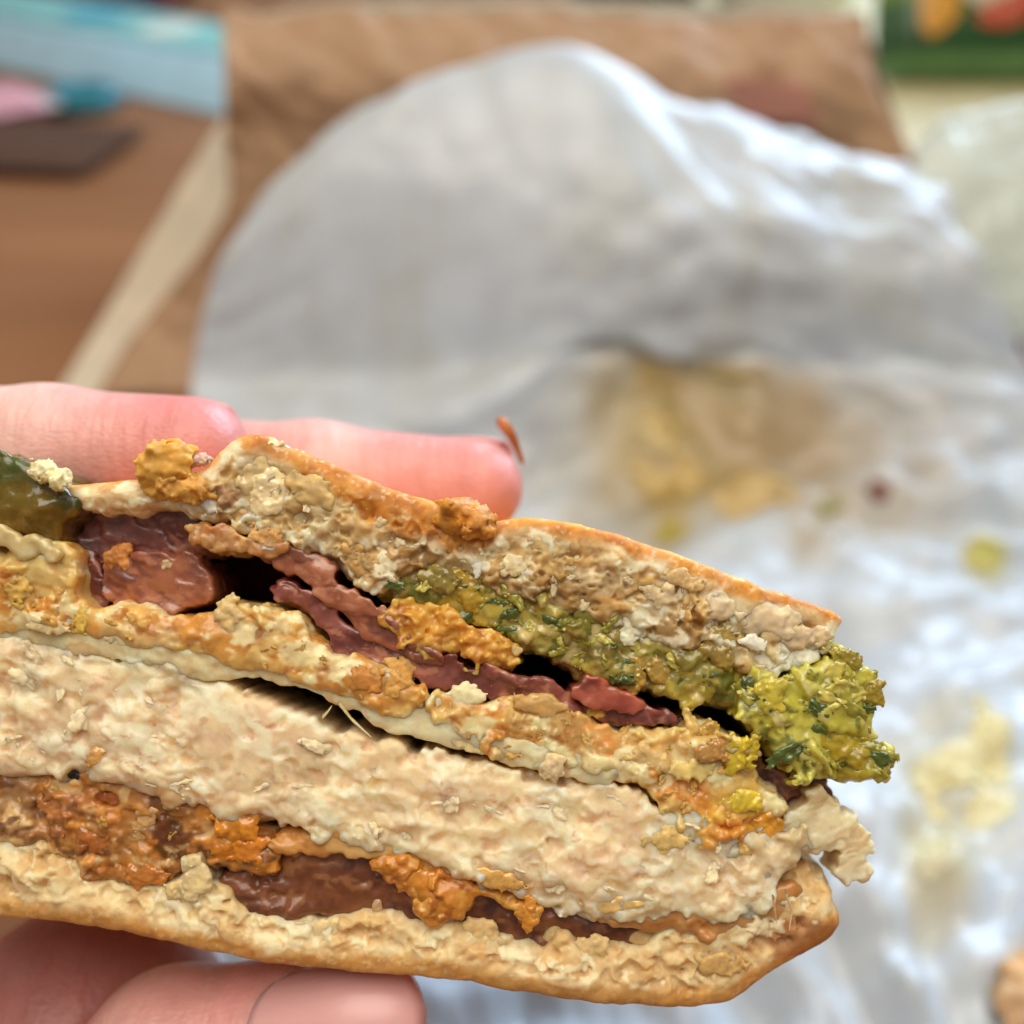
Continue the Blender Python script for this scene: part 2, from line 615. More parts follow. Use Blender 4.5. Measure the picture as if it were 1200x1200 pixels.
# --- bottom bread
BOT = [(-230, 980), (0, 985), (60, 1010), (110, 1040), (170, 1046), (202, 1040), (216, 1008), (238, 1004), (250, 1044), (285, 1080), (350, 1085), (430, 1080), (480, 1078),
       (540, 1094), (600, 1118), (635, 1128), (655, 1102), (690, 1122), (760, 1118), (800, 1090), (860, 1070), (910, 1056), (950, 1040), (972, 1042),
       (1000, 1095), (997, 1112), (950, 1138), (900, 1160), (880, 1180), (850, 1194), (780, 1192), (700, 1185), (600, 1165), (500, 1147),
       (400, 1142), (300, 1132), (200, 1112), (100, 1092), (0, 1087), (-230, 1085)]
BOTL = [(-230, 1085), (0, 1087), (100, 1092), (200, 1112), (300, 1132), (400, 1142), (500, 1147), (600, 1165), (700, 1185), (780, 1192), (850, 1192), (900, 1160), (950, 1138), (1000, 1105)]
botfn = crust_fn([(-230, 1085, 28), (0, 1087, 28), (100, 1092, 27), (200, 1112, 27), (300, 1132, 24), (500, 1147, 26), (700, 1185, 32), (850, 1194, 31),
                  (900, 1160, 24), (1000, 1100, 28)], ((226, 172, 98), (202, 144, 76)), (242, 220, 172), (220, 182, 124), 40, side=-1)
bottom_bread = layer('bottom_bread', BOT, -6, M['bread'], None, colfn=botfn, depth=820, bulge=8, sm=20, shear=-0.05,
                     amp=((40, 6), (17, 4), (8, 1.8)), chunk=((34, 9, 3, 0.3, 1.3), (15, 3, 1.5, 0, 1)), calm=BOTL, ang=.2, pores=((22, 8), (11, 5)),
                     spots=(((212, 166, 104), 30, .35, .5), ((252, 236, 196), 20, .3, .75)),
                     blobs=((945, 1110, 50, 26, (168, 104, 54), .8), (900, 1075, 40, 26, (176, 122, 66), .6), (700, 1160, 120, 30, (196, 150, 90), .5)))
bottom_bread['label'] = 'soft bottom bread with tan crust'

# --- chicken, the thick piece
CHK = [(-230, 742), (0, 748), (80, 758), (150, 774), (230, 792), (285, 806), (320, 826), (370, 847), (420, 862), (470, 874), (510, 882), (560, 896), (620, 912), (700, 922),
       (760, 935), (830, 965), (880, 985), (925, 980), (960, 985), (955, 1015), (930, 1030), (912, 1045),
       (908, 1075), (880, 1085), (820, 1078), (760, 1082), (690, 1080), (640, 1062), (590, 1050), (545, 1032), (495, 1004), (430, 990), (370, 978), (310, 962),
       (260, 958), (200, 935), (120, 918), (60, 915), (0, 908), (-230, 900)]
chicken = layer('chicken_fillet', CHK, 8, M['chicken'], (244, 220, 178), depth=760, bulge=3, sm=14, wob=9,
                amp=((34, 5), (16, 4), (8, 2.2), (5, .8)), ang=0.3, aniso=1.6, patch=(95, .1, 1.35),
                chunk=((44, 9, 3, 0.3, 1.8), (17, 6, 3, 0.45, 1.5)), hue=((236, 204, 162), .35), pores=((26, 7),),
                spots=(((234, 200, 166), 28, .3, .55), ((252, 238, 206), 24, .1, .75), ((212, 166, 132), 11, .75, .6), ((248, 224, 176), 34, .5, .5)),
                blobs=((980, 1000, 80, 46, (204, 182, 136), .8), (60, 860, 70, 40, (214, 178, 140), .5), (560, 1036, 60, 14, (206, 140, 70), .6),
                       (180, 935, 80, 16, (206, 146, 70), .7), (740, 1078, 80, 16, (208, 150, 84), .6), (390, 880, 90, 24, (222, 196, 152), .6)))
SHR = [(860, 985), (905, 985), (935, 960), (955, 935), (972, 930), (978, 950), (990, 946), (1000, 962), (1012, 958), (1018, 972), (1030, 976), (1028, 988), (1041, 994), (1036, 1008), (1024, 1014), (1028, 1030), (1014, 1047), (1008, 1036),
       (992, 1034), (984, 1018), (990, 1006), (960, 1004), (935, 1010), (920, 1024), (914, 1046), (905, 1070), (890, 1082), (872, 1070), (850, 1060), (840, 1020)]
shred = layer('chicken_shred', SHR, 2, M['chicken'], (238, 222, 182), depth=110, sm=6, wob=10, amp=((30, 6), (12, 3), (6, 1)), ang=-.35, aniso=3.0, h=1.8,
              chunk=((16, 9, 3, -.35, 3.5),), spots=(((240, 228, 196), 20, .3, .7), ((190, 158, 108), 18, .35, .6)))
shred['label'] = 'frayed pale chicken shreds hanging out at the end'
chicken['label'] = 'thick pale chicken fillet with coarse torn fibres'

# --- chicken, the thin upper slice
SLI = [(-230, 712), (0, 716), (60, 722), (130, 730), (200, 736), (260, 742), (310, 754), (350, 766), (400, 790), (450, 812), (500, 834), (560, 856),
       (620, 874), (690, 894), (735, 916), (700, 917), (640, 902), (560, 883), (500, 867), (450, 850), (400, 824), (350, 804), (300, 793), (240, 791), (170, 780), (90, 765), (0, 754), (-230, 748)]
slice_ = layer('chicken_slice', SLI, 5, M['chicken'], (246, 224, 176), depth=600, sm=8, amp=((30, 4), (12, 3), (6, 1.6)),
               ang=0.3, aniso=2.6, wob=6, hue=((214, 174, 116), .5), chunk=((22, 7, 2, 0.3, 3.0),), h=2.0, spots=(((206, 156, 100), 20, .35, .6), ((248, 230, 186), 24, .2, .8)))
slice_['label'] = 'thin chicken slice lifted off the fillet'

# --- batter and yellow sauce over the thin slice
BAT1 = [(-230, 640), (0, 640), (40, 630), (78, 640), (90, 655), (76, 690), (100, 715), (150, 712), (200, 716), (240, 722), (254, 716), (266, 702), (290, 712), (320, 714),
        (350, 722), (380, 760), (430, 775), (480, 800), (500, 830), (470, 840), (420, 818), (360, 796), (300, 784), (200, 760), (100, 745), (0, 735), (-230, 735)]
batter_a = layer('batter_coating', BAT1, 10, M['batter'], (236, 188, 104), depth=500, sm=10, bulge=5, amp=((30, 8), (12, 5), (6, 2.2)), ang=.25,
                 chunk=((30, 16, 5, 0.3, 1.3), (13, 6, 3, 0, 1)), hue=((226, 186, 116), .5), spots=(((216, 150, 64), 30, .2, .8), ((246, 228, 176), 24, .25, .9), ((190, 116, 50), 14, .6, .7)),
                 blobs=((30, 665, 60, 44, (226, 198, 126), .9), (40, 712, 26, 14, (214, 146, 50), .8), (2, 690, 14, 26, (206, 124, 40), .8), (225, 735, 50, 22, (206, 138, 56), .8), (430, 800, 60, 26, (200, 128, 54), .8),
                        (150, 745, 120, 12, (222, 186, 128), .8), (300, 740, 50, 34, (228, 196, 128), .7)))
BAT2 = [(500, 830), (525, 812), (570, 822), (620, 822), (650, 815), (670, 838), (720, 850), (780, 862), (800, 850), (815, 842), (850, 860), (895, 880), (890, 915), (925, 950), (925, 985), (890, 1002), (850, 992),
        (800, 985), (790, 955), (770, 935), (720, 915), (660, 905), (600, 890), (540, 872), (505, 850)]
batter_b = layer('batter_coating', BAT2, 4, M['batter'], (238, 200, 124), depth=500, sm=10, bulge=6, amp=((30, 9), (13, 6), (6, 2.6)), ang=.25,
                 chunk=((32, 16, 6, 0.3, 1.3), (14, 7, 3, 0, 1)), hue=((222, 174, 104), .5), spots=(((222, 150, 66), 30, .3, .8), ((250, 232, 178), 24, .2, .9), ((190, 124, 60), 14, .6, .6)),
                 blobs=((870, 960, 60, 34, (224, 176, 66), .9), (860, 975, 34, 16, (220, 142, 40), .8), (800, 925, 34, 20, (214, 130, 50), .8), (840, 905, 40, 16, (228, 196, 116), .9), (530, 850, 14, 16, (186, 108, 40), .8),
                        (640, 850, 50, 14, (196, 152, 92), .8), (700, 870, 40, 16, (206, 160, 96), .8), (600, 880, 60, 10, (224, 196, 140), .8)))
# crisp batter lump over the bacon
BAT3 = [(450, 715), (475, 706), (505, 714), (530, 722), (548, 738), (575, 742), (600, 758), (612, 772), (600, 783), (570, 780), (540, 778), (515, 775), (480, 764), (462, 744)]
batter_c = layer('batter_coating', BAT3, 0, M['batter'], (228, 172, 76), depth=160, h=1.7, sm=10, bulge=2, wob=11, amp=((22, 10), (10, 7), (5, 3)),
                 chunk=((20, 14, 6, 0.3, 1.3),), hue=((196, 126, 50), .5), spots=(((236, 190, 96), 18, .2, .8), ((176, 100, 36), 14, .5, .7)))

# --- bacon
BAC = [((75, 603), (120, 592), (180, 590), (235, 596), (262, 622), (262, 652), (225, 652), (170, 648), (120, 654), (104, 672), (86, 668), (70, 640)),
       ((66, 640), (96, 650), (104, 690), (112, 716), (86, 712), (72, 690)),
       ((104, 690), (108, 656), (130, 650), (160, 658), (200, 660), (228, 650), (232, 700), (205, 712), (150, 712), (116, 706)),
       ((255, 615), (300, 640), (345, 636), (372, 652), (396, 686), (430, 716), (470, 728), (478, 748), (520, 778), (500, 786), (455, 760), (420, 742), (380, 700), (340, 664), (290, 648)),
       ((310, 700), (322, 684), (352, 684), (385, 708), (410, 730), (450, 752), (500, 776), (560, 786), (640, 806), (700, 822), (762, 828), (800, 850), (770, 852), (700, 846), (620, 826), (540, 815), (470, 800), (410, 782), (382, 762), (372, 724), (345, 704)),
       ((676, 812), (682, 796), (696, 800), (720, 808), (748, 818), (760, 834), (735, 838), (712, 832), (700, 836), (682, 826)),
       ((770, 838), (800, 850), (840, 868), (870, 880), (905, 900), (940, 915), (968, 912), (975, 920), (992, 922), (990, 934), (1001, 944), (984, 945), (972, 942), (962, 952), (945, 950), (935, 964), (915, 955), (880, 930), (840, 892), (790, 866))]
BACC = [(126, 68, 60), (108, 54, 46), (144, 80, 58), (158, 90, 62), (116, 58, 48), (156, 72, 56), (84, 44, 38)]
BACZ = [-44, -34, -26, -4, -8, 2, -30]
BACH = [(180, 122, 114), (156, 88, 82), (190, 122, 84), (200, 134, 98), (166, 98, 86), (198, 112, 84), (150, 88, 66)]
for i, bp in enumerate(BAC):
    o = layer('bacon_rasher', list(bp), BACZ[i], M['bacon'], BACC[i], depth=420, sm=5, bulge=0, amp=((44, 7), (18, 4), (7, 1.2)), ang=0.4, aniso=2.4,
              hue=(BACH[i], .6), wob=8, chunk=((30, 10, 2, 0.45, 4.0),), h=2.0, spots=(((92, 44, 40), 24, .3, .6), ((196, 138, 112), 9, .5, .6), ((196, 132, 100), 16, .4, .6)))

# --- lighter bread/fat membrane hanging over the cavity
MEM = [(222, 612), (250, 618), (270, 622), (300, 640), (322, 628), (330, 642), (318, 662), (290, 652), (262, 645), (240, 640), (224, 628)]
layer('bread_flake', MEM, 4, M['batter'], (182, 122, 66), depth=70, h=1.8, sm=6, wob=11, spots=(((222, 180, 120), 16, .2, .7),), amp=((18, 5), (8, 4), (4, 2)), hue=((206, 160, 104), .6))

# --- green relish
REL1 = [(445, 690), (465, 665), (500, 655), (540, 662), (570, 668), (600, 690), (640, 700), (700, 720), (760, 745), (830, 765), (880, 790), (890, 830), (860, 830), (800, 815), (760, 815), (720, 800),
        (660, 780), (630, 760), (600, 760), (560, 735), (520, 715), (480, 705)]
rel_a = layer('relish', REL1, -14, M['relish'], (188, 168, 84), depth=400, sm=10, bulge=5, amp=((30, 11), (13, 7), (6, 2.5)), hue=((150, 140, 58), .5), ang=.3, spots=(((206, 184, 78), 24, .2, .85), ((96, 106, 40), 22, .35, .8), ((224, 200, 136), 18, .5, .8)),
              chunk=((32, 20, 5, 0.3, 1.5), (13, 6, 3, 0, 1)),
              blobs=((545, 690, 34, 28, (178, 146, 46), .9), (615, 720, 22, 18, (182, 148, 60), .8), (500, 690, 26, 20, (128, 116, 50), .7), (700, 726, 44, 16, (106, 104, 36), .8), (690, 752, 50, 12, (158, 130, 74), .8),
                     (680, 768, 60, 10, (96, 66, 28), .7), (760, 790, 30, 20, (172, 136, 54), .8), (800, 780, 40, 18, (120, 108, 40), .7), (830, 750, 40, 16, (170, 144, 76), .7)))
REL2 = [(868, 815), (880, 790), (905, 785), (940, 790), (970, 775), (988, 758), (1008, 768), (1018, 782), (1040, 800), (1047, 818), (1030, 830), (1036, 846), (1014, 858), (1022, 870), (1048, 882), (1058, 910),
        (1030, 918), (1000, 912), (980, 920), (955, 915), (920, 894), (895, 862), (880, 840)]
rel_b = layer('relish', REL2, 14, M['relish'], (200, 190, 74), depth=260, sm=10, bulge=10, amp=((34, 11), (14, 5), (6, 1.4)), wob=10, hue=((172, 164, 60), .5), seed=21, ang=.6, spots=(((216, 208, 100), 30, .2, .7), ((96, 100, 40), 20, .42, .8), ((214, 200, 140), 16, .55, .7)),
              chunk=((38, 24, 5, 0.6, 1.5), (14, 6, 2, 0, 1)),
              blobs=((985, 885, 60, 26, (176, 152, 36), .8), (960, 800, 40, 14, (140, 132, 30), .8), (900, 830, 26, 26, (188, 172, 52), .8), (1000, 805, 30, 14, (176, 152, 74), .7), (885, 810, 14, 12, (84, 92, 40), .8), (1050, 895, 14, 14, (120, 118, 26), .8)))
rel_b['label'] = 'bright green chopped relish spilling out at the end'

# --- pickle slice at the left
PIC = [(-230, 505), (0, 529), (30, 541), (60, 560), (88, 576), (94, 588), (78, 605), (70, 628), (40, 634), (0, 622), (-230, 620)]
pick = layer('pickle_slice', PIC, 6, M['relish'], (128, 94, 22), depth=260, sm=12, bulge=10, amp=((40, 6), (16, 3), (7, 1.5)),
             blobs=((30, 548, 74, 20, (74, 84, 24), .9), (80, 585, 22, 14, (64, 70, 22), .9), (-20, 530, 60, 24, (76, 88, 26), .9), (10, 580, 50, 20, (110, 100, 24), .5)), hue=((96, 80, 20), .4))
pick['label'] = 'dark green skinned pickle slice'
LEAF = [(-230, 608), (0, 616), (24, 622), (48, 634), (60, 642), (80, 646), (66, 656), (30, 648), (0, 636), (-230, 628)]
layer('cabbage_shred', LEAF, 22, M['batter'], (216, 200, 150), depth=120, sm=8, amp=((24, 5), (9, 4), (5, 2)), hue=((190, 152, 80), .5))

# --- lower batter and brown sauce
SAU1 = [(-230, 900), (0, 906), (60, 916), (130, 918), (200, 935), (255, 958), (310, 968), (330, 990), (325, 1012), (300, 1030), (270, 1024), (240, 1012), (215, 1018), (200, 1042),
        (160, 1048), (110, 1040), (60, 1012), (0, 990), (-230, 985)]
layer('lower_batter', SAU1, -8, M['sauce'], (194, 136, 70), depth=500, sm=12, bulge=6, amp=((30, 10), (13, 7), (6, 2.6)), hue=((158, 102, 54), .5), ang=.2, spots=(((224, 186, 128), 24, .3, .85), ((112, 64, 34), 30, .25, .8), ((218, 144, 54), 26, .4, .8)),
      chunk=((30, 16, 5, 0.3, 1.3), (13, 6, 3, 0, 1)),
      blobs=((280, 985, 44, 32, (212, 134, 36), .95), (10, 950, 26, 40, (170, 140, 100), .7), (190, 985, 20, 26, (70, 32, 16), .8), (95, 965, 40, 40, (180, 104, 38), .6), (120, 1020, 26, 16, (190, 118, 46), .7)))
SAU2 = [(245, 1052), (262, 1030), (300, 1024), (330, 1000), (370, 985), (430, 988), (480, 1000), (520, 1020), (550, 1036), (600, 1052), (640, 1062), (700, 1078), (760, 1082), (780, 1100), (765, 1120), (700, 1126),
        (660, 1108), (640, 1132), (600, 1122), (545, 1095), (500, 1088), (440, 1080), (350, 1086), (290, 1082)]
layer('lower_sauce', SAU2, -22, M['sauce'], (122, 70, 44), depth=500, sm=12, bulge=4, amp=((30, 8), (13, 5), (6, 1.6)), hue=((150, 92, 56), .5), chunk=((40, 10, 3, .2, 2),), ang=.2, spots=(((176, 122, 80), 24, .3, .6), ((84, 42, 28), 24, .3, .7)),
      blobs=((400, 995, 70, 12, (196, 132, 66), .8), (560, 1070, 20, 16, (60, 28, 22), .7), (340, 1012, 60, 10, (186, 120, 60), .6)))
BAT4 = [(430, 1008), (455, 1000), (490, 1008), (520, 1020), (560, 1040), (600, 1046), (636, 1058), (640, 1076), (628, 1088), (612, 1084), (604, 1062), (575, 1050), (552, 1052), (545, 1078), (520, 1086), (495, 1078), (480, 1050), (455, 1030)]
layer('batter_coating', BAT4, 4, M['sauce'], (218, 148, 58), depth=120, sm=10, bulge=6, amp=((24, 8), (11, 5), (5, 2)), hue=((186, 110, 46), .5), chunk=((24, 12, 4, 0.3, 1.3),), h=1.8, spots=(((228, 176, 90), 18, .3, .7), ((160, 86, 34), 16, .4, .7)))
STRIP = [(318, 986), (370, 976), (430, 984), (500, 1003), (545, 1030), (505, 1024), (440, 1006), (370, 1000), (325, 1004)]
layer('batter_coating', STRIP, 2, M['sauce'], (206, 146, 76), depth=90, sm=8, amp=((24, 5), (11, 4), (5, 2)), ang=.25, aniso=2.2, hue=((184, 112, 52), .5), h=1.8, spots=(((232, 190, 122), 18, .3, .7),))
BAT5 = [(690, 1076), (740, 1074), (800, 1070), (860, 1072), (900, 1060), (935, 1040), (950, 1060), (930, 1085), (880, 1105), (830, 1112), (790, 1098), (750, 1092), (715, 1092)]
layer('lower_batter', BAT5, -2, M['sauce'], (186, 126, 66), depth=300, sm=12, bulge=4, amp=((26, 7), (12, 5), (6, 3)), hue=((206, 158, 100), .6))

# --- hand-placed crumbs and flakes that the photo shows
CR = lambda n, x, y, a, b, c, par, mat='bread', **k: lump(n, x, y, a, b, c, M['bits' if mat in ('bread', 'batter') and not (290 < x < 330 and y < 590) else 'wet_bits'], par, **k)
WHT, CRM, TAN = (252, 244, 218), (240, 216, 168), (210, 164, 96)
for (x, y, a, b, c, r) in [(310, 548, 30, 36, (234, 206, 148), .4), (318, 578, 26, 26, CRM, .2), (285, 600, 26, 16, (206, 170, 118), 0), (355, 610, 34, 15, (222, 200, 152), .3), (382, 628, 17, 26, WHT, -.2),
                           (245, 590, 11, 15, (232, 224, 206), .2), (365, 575, 34, 18, (206, 172, 112), .4), (310, 632, 18, 15, (208, 158, 96), .5), (412, 642, 16, 11, TAN, 0),
                           (604, 665, 18, 13, CRM, 0), (560, 668, 7, 11, WHT, 0), (666, 664, 26, 13, (248, 230, 186), .1), (722, 690, 40, 17, (246, 228, 186), .15), (775, 700, 24, 16, (222, 196, 152), .3),
                           (845, 715, 30, 22, (226, 204, 166), .3), (905, 730, 38, 22, (224, 200, 162), .3), (945, 748, 34, 18, (214, 188, 148), .2), (930, 774, 36, 22, (254, 246, 218), -.2), (890, 755, 16, 10, WHT, .2),
                           (742, 742, 17, 18, (252, 240, 206), 0), (578, 704, 12, 12, CRM, .4), (480, 668, 15, 12, (214, 190, 136), 0), (640, 640, 30, 12, (216, 184, 128), .2), (540, 640, 24, 10, (206, 170, 110), .2),
                           (700, 650, 30, 12, (210, 172, 110), .2), (800, 680, 26, 12, (216, 180, 124), .3), (682, 708, 11, 8, CRM, 0), (810, 735, 26, 13, (214, 186, 132), .2), (430, 668, 20, 14, (192, 150, 90), .3)]:
    CR('bread_crumb', x, y, a, b, c, top_bread, rot=r)
CR('bread_crumb', 192, 549, 36, 34, (222, 168, 78), top_bread, rz=26, z=-6, rag=.3)
CR('bread_crumb', 215, 572, 36, 16, (214, 158, 76), top_bread, rz=22, z=-4, rag=.3, rot=.2)
CR('bread_crumb', 228, 540, 15, 8, (214, 178, 158), top_bread, rz=8, z=-10)
CR('bread_crumb', 62, 556, 24, 13, (236, 222, 170), top_bread, rz=14, z=8, rot=.4)
CR('bread_crumb', 545, 608, 36, 22, (206, 140, 56), top_bread, rz=26, z=2, rag=.3, rot=.45)
for (x, y, a, b, c, r) in [(272, 722, 16, 24, (226, 194, 134), .1), (330, 742, 42, 20, (250, 236, 190), .45), (540, 818, 38, 15, (248, 230, 182), -.2), (470, 785, 20, 12, (218, 168, 94), .3), (460, 800, 26, 16, (214, 160, 84), .2),
                           (430, 795, 26, 14, (206, 140, 66), .3), (126, 654, 16, 16, (204, 134, 66), 0), (186, 663, 8, 6, (228, 190, 146), 0), (95, 728, 12, 16, (220, 180, 84), 0), (150, 750, 26, 8, (226, 200, 148), .15),
                           (60, 735, 26, 8, (226, 200, 150), .1), (630, 828, 40, 12, (204, 160, 96), .25), (640, 845, 30, 22, (196, 150, 88), 0), (700, 838, 14, 6, (226, 172, 84), 0), (645, 785, 22, 14, (212, 164, 52), .3),
                           (605, 762, 8, 6, (224, 186, 122), .2), (648, 898, 14, 16, (226, 200, 156), .3), (728, 890, 18, 16, (228, 188, 112), 0), (760, 890, 26, 16, (222, 188, 126), .2), (810, 905, 30, 13, (230, 202, 126), -.1),
                           (780, 985, 26, 12, (226, 190, 120), 0), (545, 870, 26, 8, (226, 198, 146), .3), (350, 765, 22, 10, (236, 216, 170), .3), (20, 690, 16, 20, (220, 178, 90), 0)]:
    CR('batter_flake', x, y, a, b, c, batter_a if x < 500 else batter_b, 'batter', rot=r)
for (x, y, a, b, c, r) in [(548, 690, 30, 22, (186, 152, 50), .5), (612, 718, 20, 20, (188, 152, 62), 0), (515, 678, 26, 15, (150, 130, 58), .2), (690, 722, 20, 13, (128, 118, 42), 0), (742, 764, 20, 8, (102, 104, 36), 0), (745, 795, 14, 26, (178, 140, 58), .4),
                           (775, 790, 12, 24, (176, 142, 62), -.5), (800, 800, 24, 8, (84, 90, 36), .1), (820, 785, 12, 20, (162, 136, 58), 0), (850, 745, 24, 12, (176, 150, 70), .1), (845, 768, 24, 15, (156, 130, 58), .2),
                           (905, 820, 20, 24, (198, 180, 62), .1), (958, 800, 24, 12, (140, 134, 32), 0), (950, 845, 30, 26, (182, 160, 44), .3), (990, 870, 34, 26, (176, 152, 40), .5), (1015, 895, 32, 18, (170, 146, 38), .3), (985, 800, 26, 10, (206, 182, 122), -.3),
                           (1000, 775, 16, 12, (158, 140, 54), .5), (1025, 815, 20, 18, (160, 136, 42), .2), (885, 805, 16, 10, (82, 92, 44), .4)]:
    CR('relish_piece', x, y, a, b, c, rel_b if x > 865 else rel_a, 'relish', rot=r, rag=.35)
for (x, y, a, b, c, r) in [(832, 862, 18, 16, (196, 152, 60), 0), (865, 885, 16, 26, (206, 180, 48), .3), (885, 880, 10, 22, (200, 172, 46), .2), (870, 945, 28, 16, (222, 194, 62), 0), (905, 975, 18, 24, (214, 150, 46), 0), (835, 880, 22, 14, (190, 142, 76), 0)]:
    CR('relish_piece', x, y, a, b, c, batter_b, 'relish', rot=r, rag=.35)
for (x, y, a, b, c, r) in [(230, 1030, 15, 26, (224, 200, 150), .1), (210, 1050, 20, 13, (222, 194, 140), 0), (305, 1100, 40, 13, (226, 202, 150), 0), (372, 1092, 34, 13, (226, 200, 148), 0), (650, 1098, 12, 26, (224, 196, 142), 0), (690, 1118, 24, 15, (220, 188, 132), 0),
                           (560, 1100, 34, 16, (218, 184, 128), .2), (25, 1010, 26, 16, (214, 182, 128), .3), (760, 1110, 34, 15, (216, 180, 124), 0), (900, 1120, 30, 16, (214, 176, 118), -.4), (840, 1140, 34, 14, (206, 166, 104), 0)]:
    CR('bread_crumb', x, y, a, b, c, bottom_bread, rot=r)
for (x, y, a, b, c, r) in [(80, 910, 13, 9, (30, 24, 20), 0), (110, 890, 13, 13, (214, 160, 90), .2)]:
    CR('pepper_speck' if c[0] < 60 else 'batter_flake', x, y, a, b, c, chicken, 'sauce', rot=r, rag=.25)
for (x, y, a, b, c, r) in [(165, 962, 11, 22, (202, 158, 104), .6), (155, 985, 10, 14, (196, 150, 94), .4), (100, 985, 26, 20, (176, 104, 42), 0), (280, 972, 30, 20, (216, 140, 40), .3), (290, 1000, 26, 20, (206, 126, 36), .1), (165, 1030, 26, 14, (196, 124, 52), 0), (60, 950, 22, 22, (190, 124, 66), .2),
                           (130, 940, 30, 18, (170, 92, 34), .1), (620, 1070, 14, 22, (216, 144, 50), .1), (500, 1040, 34, 18, (214, 140, 50), .6), (440, 1072, 9, 13, (196, 160, 116), .2), (585, 1028, 34, 12, (222, 170, 90), .3), (720, 1062, 36, 10, (226, 186, 116), 0)]:
    CR('batter_flake', x, y, a, b, c, chicken, 'sauce', rot=r, rag=.35)
# loose fibres and fine crumbs, shared meshes
VARS = {}


def crumb_variants(key, base, mat):
    L = []
    for i in range(7):
        o = lump('crumb', 0, 0, 10, 8 - (i % 3), base, mat, None, rz=6, z=0, rag=.55, h=1.5, seed=3 + i * 4)
        L.append(o.data)
        bpy.data.objects.remove(o)
    VARS[key] = L


crumb_variants('bread', (232, 210, 166), M['bits'])
crumb_variants('chicken', (244, 220, 178), M['bits'])
crumb_variants('batter', (214, 164, 86), M['bits'])


def scatter(key, name, parent, poly, n, smin, smax, inset=-6):
    p = smooth_poly(poly, 1)
    lo, hi = p.min(0), p.max(0)
    k = 0
    tries = 0
    while k < n and tries < 4000:
        tries += 1
        x = rng.uniform(max(0, lo[0]), hi[0])
        y = rng.uniform(lo[1], hi[1])
        if poly_sdf(np.array([[x]]), np.array([[y]]), p)[0, 0] > inset:
            continue
        z = front_z(x, y)
        if z < -60:
            continue
        s = rng.uniform(smin, smax) ** 1.0
        o = bpy.data.objects.new(name, rng.choice(VARS[key]))
        COL.objects.link(o)
        o.parent = parent
        o.location = ((x - 600) * U, (600 - y) * U, (z - 1.5 * s) * U)
        o.rotation_euler = (rng.uniform(-.6, .6), rng.uniform(-.6, .6), rng.uniform(0, 6.28))
        o.scale = (s * rng.uniform(.8, 1.5), s * rng.uniform(.7, 1.1), s * .6)
        k += 1


scatter('bread', 'bread_crumb', top_bread, [(250, 540), (300, 540), (420, 600), (600, 640), (760, 665), (980, 735), (900, 770), (700, 705), (480, 650), (300, 620)], 30, .5, 1.0)
scatter('chicken', 'chicken_flake', chicken, CHK, 22, .5, 1.5, -14)
scatter('batter', 'batter_flake', batter_a, BAT1, 30, .3, .8)
scatter('batter', 'batter_flake', batter_b, BAT2, 30, .3, .8)
scatter('batter', 'batter_flake', chicken, SAU1, 12, .4, .9)

crumb_variants('relish_light', (206, 192, 92), M['wet_bits'])
crumb_variants('relish_mid', (160, 152, 58), M['wet_bits'])
crumb_variants('relish_dark', (84, 100, 40), M['wet_bits'])


def shreds(key, name, parent, poly, n, smin, smax, ang0, spread, lx, ly, lz=.5, inset=-3, sink=.5):
    p = smooth_poly(poly, 1)
    lo, hi = p.min(0), p.max(0)
    k = tries = 0
    while k < n and tries < 3000:
        tries += 1
        x, y = rng.uniform(max(0, lo[0]), hi[0]), rng.uniform(lo[1], hi[1])
        if poly_sdf(np.array([[x]]), np.array([[y]]), p)[0, 0] > inset or front_z(x, y) < -60:
            continue
        sc_ = rng.uniform(smin, smax)
        o = bpy.data.objects.new(name, rng.choice(VARS[key]))
        COL.objects.link(o)
        o.parent = parent
        o.location = ((x - 600) * U, (600 - y) * U, (front_z(x, y) - sink * 6 * lz * sc_) * U)
        o.rotation_euler = (rng.uniform(-.5, .5), rng.uniform(-.35, .35), -ang0 + rng.uniform(-spread, spread))
        o.scale = (sc_ * lx * rng.uniform(.7, 1.3), sc_ * ly, sc_ * lz)
        k += 1


for kk, nn_a, nn_b in (('relish_light', 20, 16), ('relish_mid', 20, 16), ('relish_dark', 14, 10)):
    shreds(kk, 'relish_piece', rel_a, REL1, nn_a, .6, 1.4, .2, 1.2, 1.15, .85, .6)
    shreds(kk, 'relish_piece', rel_b, REL2, nn_b, .7, 1.8, .5, 1.2, 1.15, .85, .6)
shreds('chicken', 'chicken_flake', chicken, CHK, 26, .5, 1.1, .3, .5, 1.8, .6, .5, -8, .9)

# pulled strands across the gap under the slice
def strand(name, pts, r, rgb, mat, parent, z=None):
    pts = np.array(pts, float)
    n = 14
    t = np.linspace(0, len(pts) - 1, n)
    c = np.stack([np.interp(t, np.arange(len(pts)), pts[:, k]) for k in range(3)], 1)
    V, Q = [], []
    for i in range(n):
        rr = r * (0.25 + 0.9 * (1 - i / (n - 1))) * rng.uniform(.8, 1.2)
        for k in range(7):
            a = k / 7 * 6.283
            V.append(((c[i, 0] - 600 + rr * .6 * math.cos(a)) * U, (600 - c[i, 1] + rr * math.sin(a)) * U, (c[i, 2] + rr * math.cos(a + 1)) * U))
    for i in range(n - 1):
        for k in range(7):
            Q.append((i * 7 + k, i * 7 + (k + 1) % 7, (i + 1) * 7 + (k + 1) % 7, (i + 1) * 7 + k))
    return obj(name, mesh_from(name, V, Q, np.tile(lin(rgb), (len(V), 1))), mat, parent)


